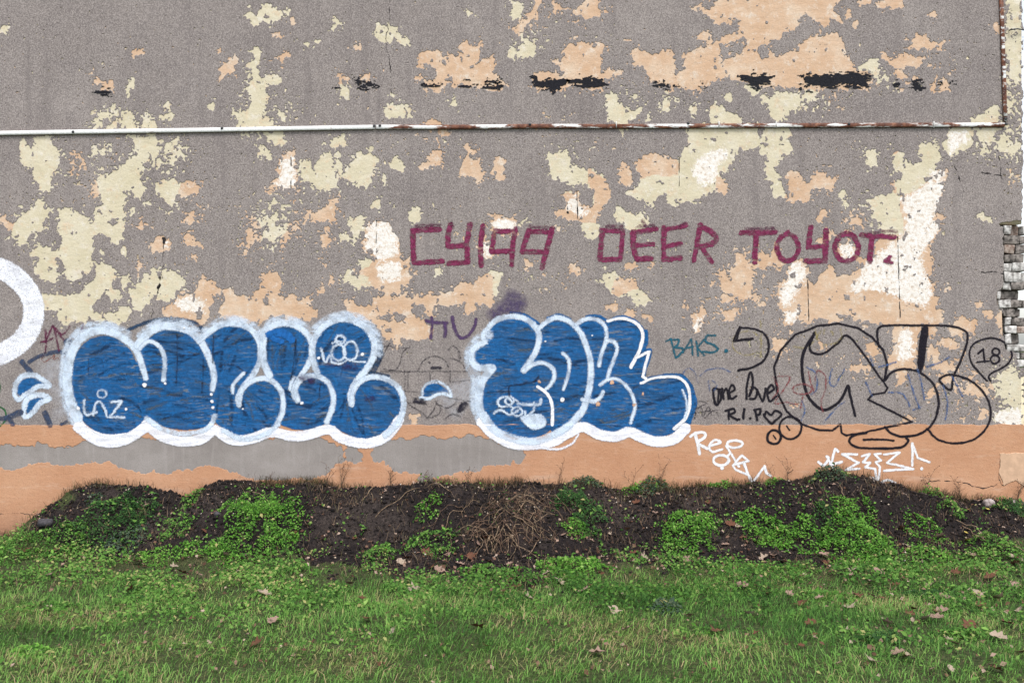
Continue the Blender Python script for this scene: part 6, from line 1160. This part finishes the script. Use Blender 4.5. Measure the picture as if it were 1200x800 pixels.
# twigs lying about
for u, v, ln, az, lb in [(440, 608, .5, .9, 'long pale twig lying up the dug hollow'), (424, 588, .25, 1.1, 'short pale twig at the top of the dug hollow'), (590, 620, .5, -1.0, 'pale bent twig in front of the root tangle'), (318, 590, .3, 2.6, 'straw-coloured stalk lying at the top right of the largest cushion'), (95, 600, .5, .55, 'pale stick lying up the left heap'), (545, 627, .3, -.6, 'flat pale stick at the right of the hollow'), (1120, 612, .35, -1.0, 'yellow stalk bending down the right slope'), (1128, 618, .32, -1.2, 'second yellow stalk on the right slope, nearer the corner'), (1175, 640, .45, -.5, 'pale straw lying at the right end of the bank'), (620, 652, .4, .5, 'thin twig lying at the lawn edge below the tangle'), (990, 585, .3, 1.3, 'thin root on the dark heap under the white letter tag')]:
    px, py, pz = [float(a) for a in pix2ground(np.array([float(u)]), np.array([float(v)]))]
    t = tube('twig', [(q[0] - px, q[1] - py, q[2] - pz) for q in wisp(px, py, ln, az, .025, 8)], .0042, M_STRAW, None, 5, None, .5); t.location = (px, py, pz); tag(t, lb, 'twig', 'twigs lying on the bank')
# stone in the right corner
def stone(u, v, r, label, mat, sq=.7):
    px, py, pz = [float(a) for a in pix2ground(np.array([float(u)]), np.array([float(v)]))]
    th = np.linspace(0, math.pi, 9)[1:-1]; V = [(0, 0, 1)]
    for t in th: V += [(math.sin(t) * math.cos(p_), math.sin(t) * math.sin(p_), math.cos(t)) for p_ in np.arange(12) * 6.283 / 12]
    V.append((0, 0, -1)); V = np.array(V); m = 12; k = len(th)
    V *= (0.75 + .5 * fbm(V[:, 0] * 1.4 + u, V[:, 1] * 1.4 + V[:, 2], 271, 2))[:, None]; V = np.clip(V, -.78, .82) * np.array([r, r * .8, r * sq])
    Q = [(1 + a * m + b, 1 + (a + 1) * m + b, 1 + (a + 1) * m + (b + 1) % m, 1 + a * m + (b + 1) % m) for a in range(k - 1) for b in range(m)]
    T = [(0, 1 + b, 1 + (b + 1) % m) for b in range(m)] + [(len(V) - 1, 1 + (k - 1) * m + (b + 1) % m, 1 + (k - 1) * m + b) for b in range(m)]
    o = link('stone', np_mesh('stone', V, [np.array(Q), np.array(T)], smooth=True), mat); o.location = (px, py, pz + r * sq * .45); o.rotation_euler = (R.uniform(-.2, .2), R.uniform(-.2, .2), R.uniform(0, 6)); return tag(o, label, 'stone')
MS = mat_plain('pinkish_stone', (0.26, 0.20, 0.19), 0.4, 30, .9, .8, (0.42, 0.36, 0.34)); MS2 = mat_plain('dark_stone', (0.06, 0.055, 0.06), 0.4, 30, .9, .8)
stone(1158, 592, .062, 'pinkish grey stone at the wall foot near the right corner', MS); stone(1188, 592, .05, 'smaller pinkish stone in the weeds of the right corner', MS); stone(255, 604, .035, 'dark grey stone on the second heap from the left', MS2); stone(53, 617, .09, 'dark rounded lump at the left end of the bank by the wall', MS2, .5)
# fallen leaves
def leaf_mesh(seed, lobes):
    r_ = random.Random(seed); n = 7; L = []; 
    for k in range(n):
        t = k / (n - 1); wv = math.sin(math.pi * min(1, t * .92 + .04)) * .36 * (1 + (.38 if k % 2 else -.32) * lobes); L.append((t - .5, wv * r_.uniform(.85, 1.15)))
    cu = r_.uniform(.25, .7); tw = r_.uniform(-.6, .6); V = []
    for s, wv in L:
        for q in (-1, -.5, 0, .5, 1):
            yv = wv * q; V.append((s, yv, cu * yv * yv * 1.6 + .22 * s * s + tw * s * yv + r_.uniform(-.02, .02)))
    Q = [(k * 5 + i, k * 5 + i + 1, (k + 1) * 5 + i + 1, (k + 1) * 5 + i) for k in range(n - 1) for i in range(4)]
    return np_mesh('fallen_leaf', V, [np.array(Q)])
LM = {}
for nm, c, c2 in (('pinkish tan', (0.19, 0.115, 0.085), (0.36, 0.245, 0.195)), ('rusty brown', (0.075, 0.032, 0.02), (0.16, 0.07, 0.04)), ('pale buff', (0.26, 0.19, 0.135), (0.44, 0.35, 0.27)), ('yellow', (0.45, 0.34, 0.06), (0.62, 0.50, 0.14))):
    mt = mat_plain(nm.replace(' ', '_') + '_leaf', c, .35, 60, .8, .4, c2); ms = []
    for k in range(4):
        me = leaf_mesh(hash(nm) % 97 + k if False else len(LM) * 11 + k, 1.0 if nm != 'yellow' else .2); me.materials.append(mt); ms.append(me)
    LM[nm] = ms
SPOTS = PP('160,662 64,650 204,668 265,655 30,650 56,678 215,676 58,717 282,713 152,696 190,692 240,625 310,700 360,618 342,628 380,634 453,648 470,660 515,669 478,656 410,688 425,706 485,695 520,675 365,714 320,732 430,730 548,635 562,640 574,660 540,662 552,655 585,625 575,600 568,632 612,612 605,668 640,676 660,628 735,622 737,638 742,650 755,657 738,586 745,590 770,604 680,662 655,686 604,680 605,692 683,696 690,690 720,720 772,660 790,668 805,660 856,615 864,618 850,640 870,632 848,586 830,590 895,655 905,652 917,660 965,654 968,662 1000,672 1030,674 1020,680 1060,622 1056,620 1065,642 1100,632 1135,635 1150,634 1190,664 1185,656 1148,672 1120,675 1125,668 1160,680 1145,700 1170,705 1150,715 1110,705 1066,724 1085,730 1097,728 1070,718 1025,705 1005,703 995,716 960,705 940,712 925,700 900,700 880,725 808,726 840,745 735,742 950,735 990,745 1040,735 1060,776 1052,770 1180,735 1195,720 1190,690 1198,770 1120,760 1168,790 1022,780 1090,690 1050,690 700,770 560,740 460,745 60,745 300,760 870,690 885,668 620,705 525,652 500,650 1104,720 1136,738 1170,752 1140,655')
nm_list = ['pinkish tan', 'rusty brown', 'pale buff', 'pinkish tan', 'rusty brown', 'pinkish tan']
extra = []
for k in range(60):
    a = R.random()
    if a < .55: extra.append((R.gauss(1070, 80), R.uniform(655, 790)))
    elif a < .85: extra.append((R.gauss(590, 110), R.uniform(625, 690)))
    else: extra.append((R.uniform(20, 1180), R.uniform(660, 790)))
LEAVES = []
allspots = SPOTS + [e for e in extra if 0 < e[0] < 1200]
gx, gy, gz = pix2ground(np.array([a for a, _ in allspots]), np.array([b for _, b in allspots]))
for k, ((u, v), px, py, pz) in enumerate(zip(allspots, gx, gy, gz)):
    nm = 'yellow' if (1125 < u < 1150 and v < 640) else nm_list[(k * 7 + k // 5) % 6]
    big = .09 if k < len(SPOTS) else .05
    o = link('fallen_leaf', LM[nm][k % 4]); sz = R.uniform(.7, 1.2) * big; o.scale = (sz, sz, sz)
    onsoil = float(soil_sdf(np.array([u]), np.array([v]))[0]) < 0
    o.location = (px, py, pz + (.012 if onsoil else .03)); o.rotation_euler = (R.uniform(-.5, .7), R.uniform(-.5, .5), R.uniform(0, 6.28))
    band = 'on bare earth' if onsoil else ('in bank-foot weeds' if v < 690 else ('on the back lawn' if v < 735 else 'on the front lawn'))
    LEAVES.append((nm, band, u, o))
MARKS = [(0, 'white ring'), (55, 'blue double mark'), (130, 'first blue letter'), (205, 'second blue letter'), (285, 'third blue letter'), (350, 'fourth blue letter'), (425, 'fifth blue letter'), (510, 'small blue dash'), (600, 'start of second blue piece'), (700, 'middle of second blue piece'), (785, 'end of second blue piece'), (860, 'black words'), (920, 'black rings'), (975, 'first black outline letter'), (1050, 'black oval'), (1110, 'last black outline letter'), (1170, 'black balloon')]
cellsL = {}
for nm, band, u, o in LEAVES:
    mk = min(MARKS, key=lambda q: abs(q[0] - u))[1]; cellsL.setdefault((nm, band, mk), []).append((u, o))
for (nm, band, mk), L in cellsL.items():
    L.sort(key=lambda q: q[0])
    for k, (u, o) in enumerate(L):
        pre = '' if len(L) == 1 else ('left ' if k == 0 else 'right ') if len(L) == 2 else ['leftmost ', 'second from left ', 'third from left ', 'fourth from left ', 'fifth from left ', 'sixth from left ', 'seventh from left ', 'eighth from left ', 'ninth from left '][min(k, 8)]
        tag(o, f'{pre}{nm} leaf {band}, below {mk}', 'leaf', f'fallen leaves {band}')
for u, v, lb in ((1132, 628, 'small yellow leaf lowest on the right slope'), (1157, 600, 'small yellow leaf beside the pinkish stone'), (1135, 601, 'small yellow leaf above the yellow stalks on the right slope')):
    px, py, pz = [float(a) for a in pix2ground(np.array([float(u)]), np.array([float(v)]))]
    o = link('fallen_leaf', LM['yellow'][u % 4]); o.scale = (.05,) * 3; o.location = (px, py, pz + .03); o.rotation_euler = (.4, 0, u); tag(o, lb, 'leaf', 'yellow leaves on the right slope')
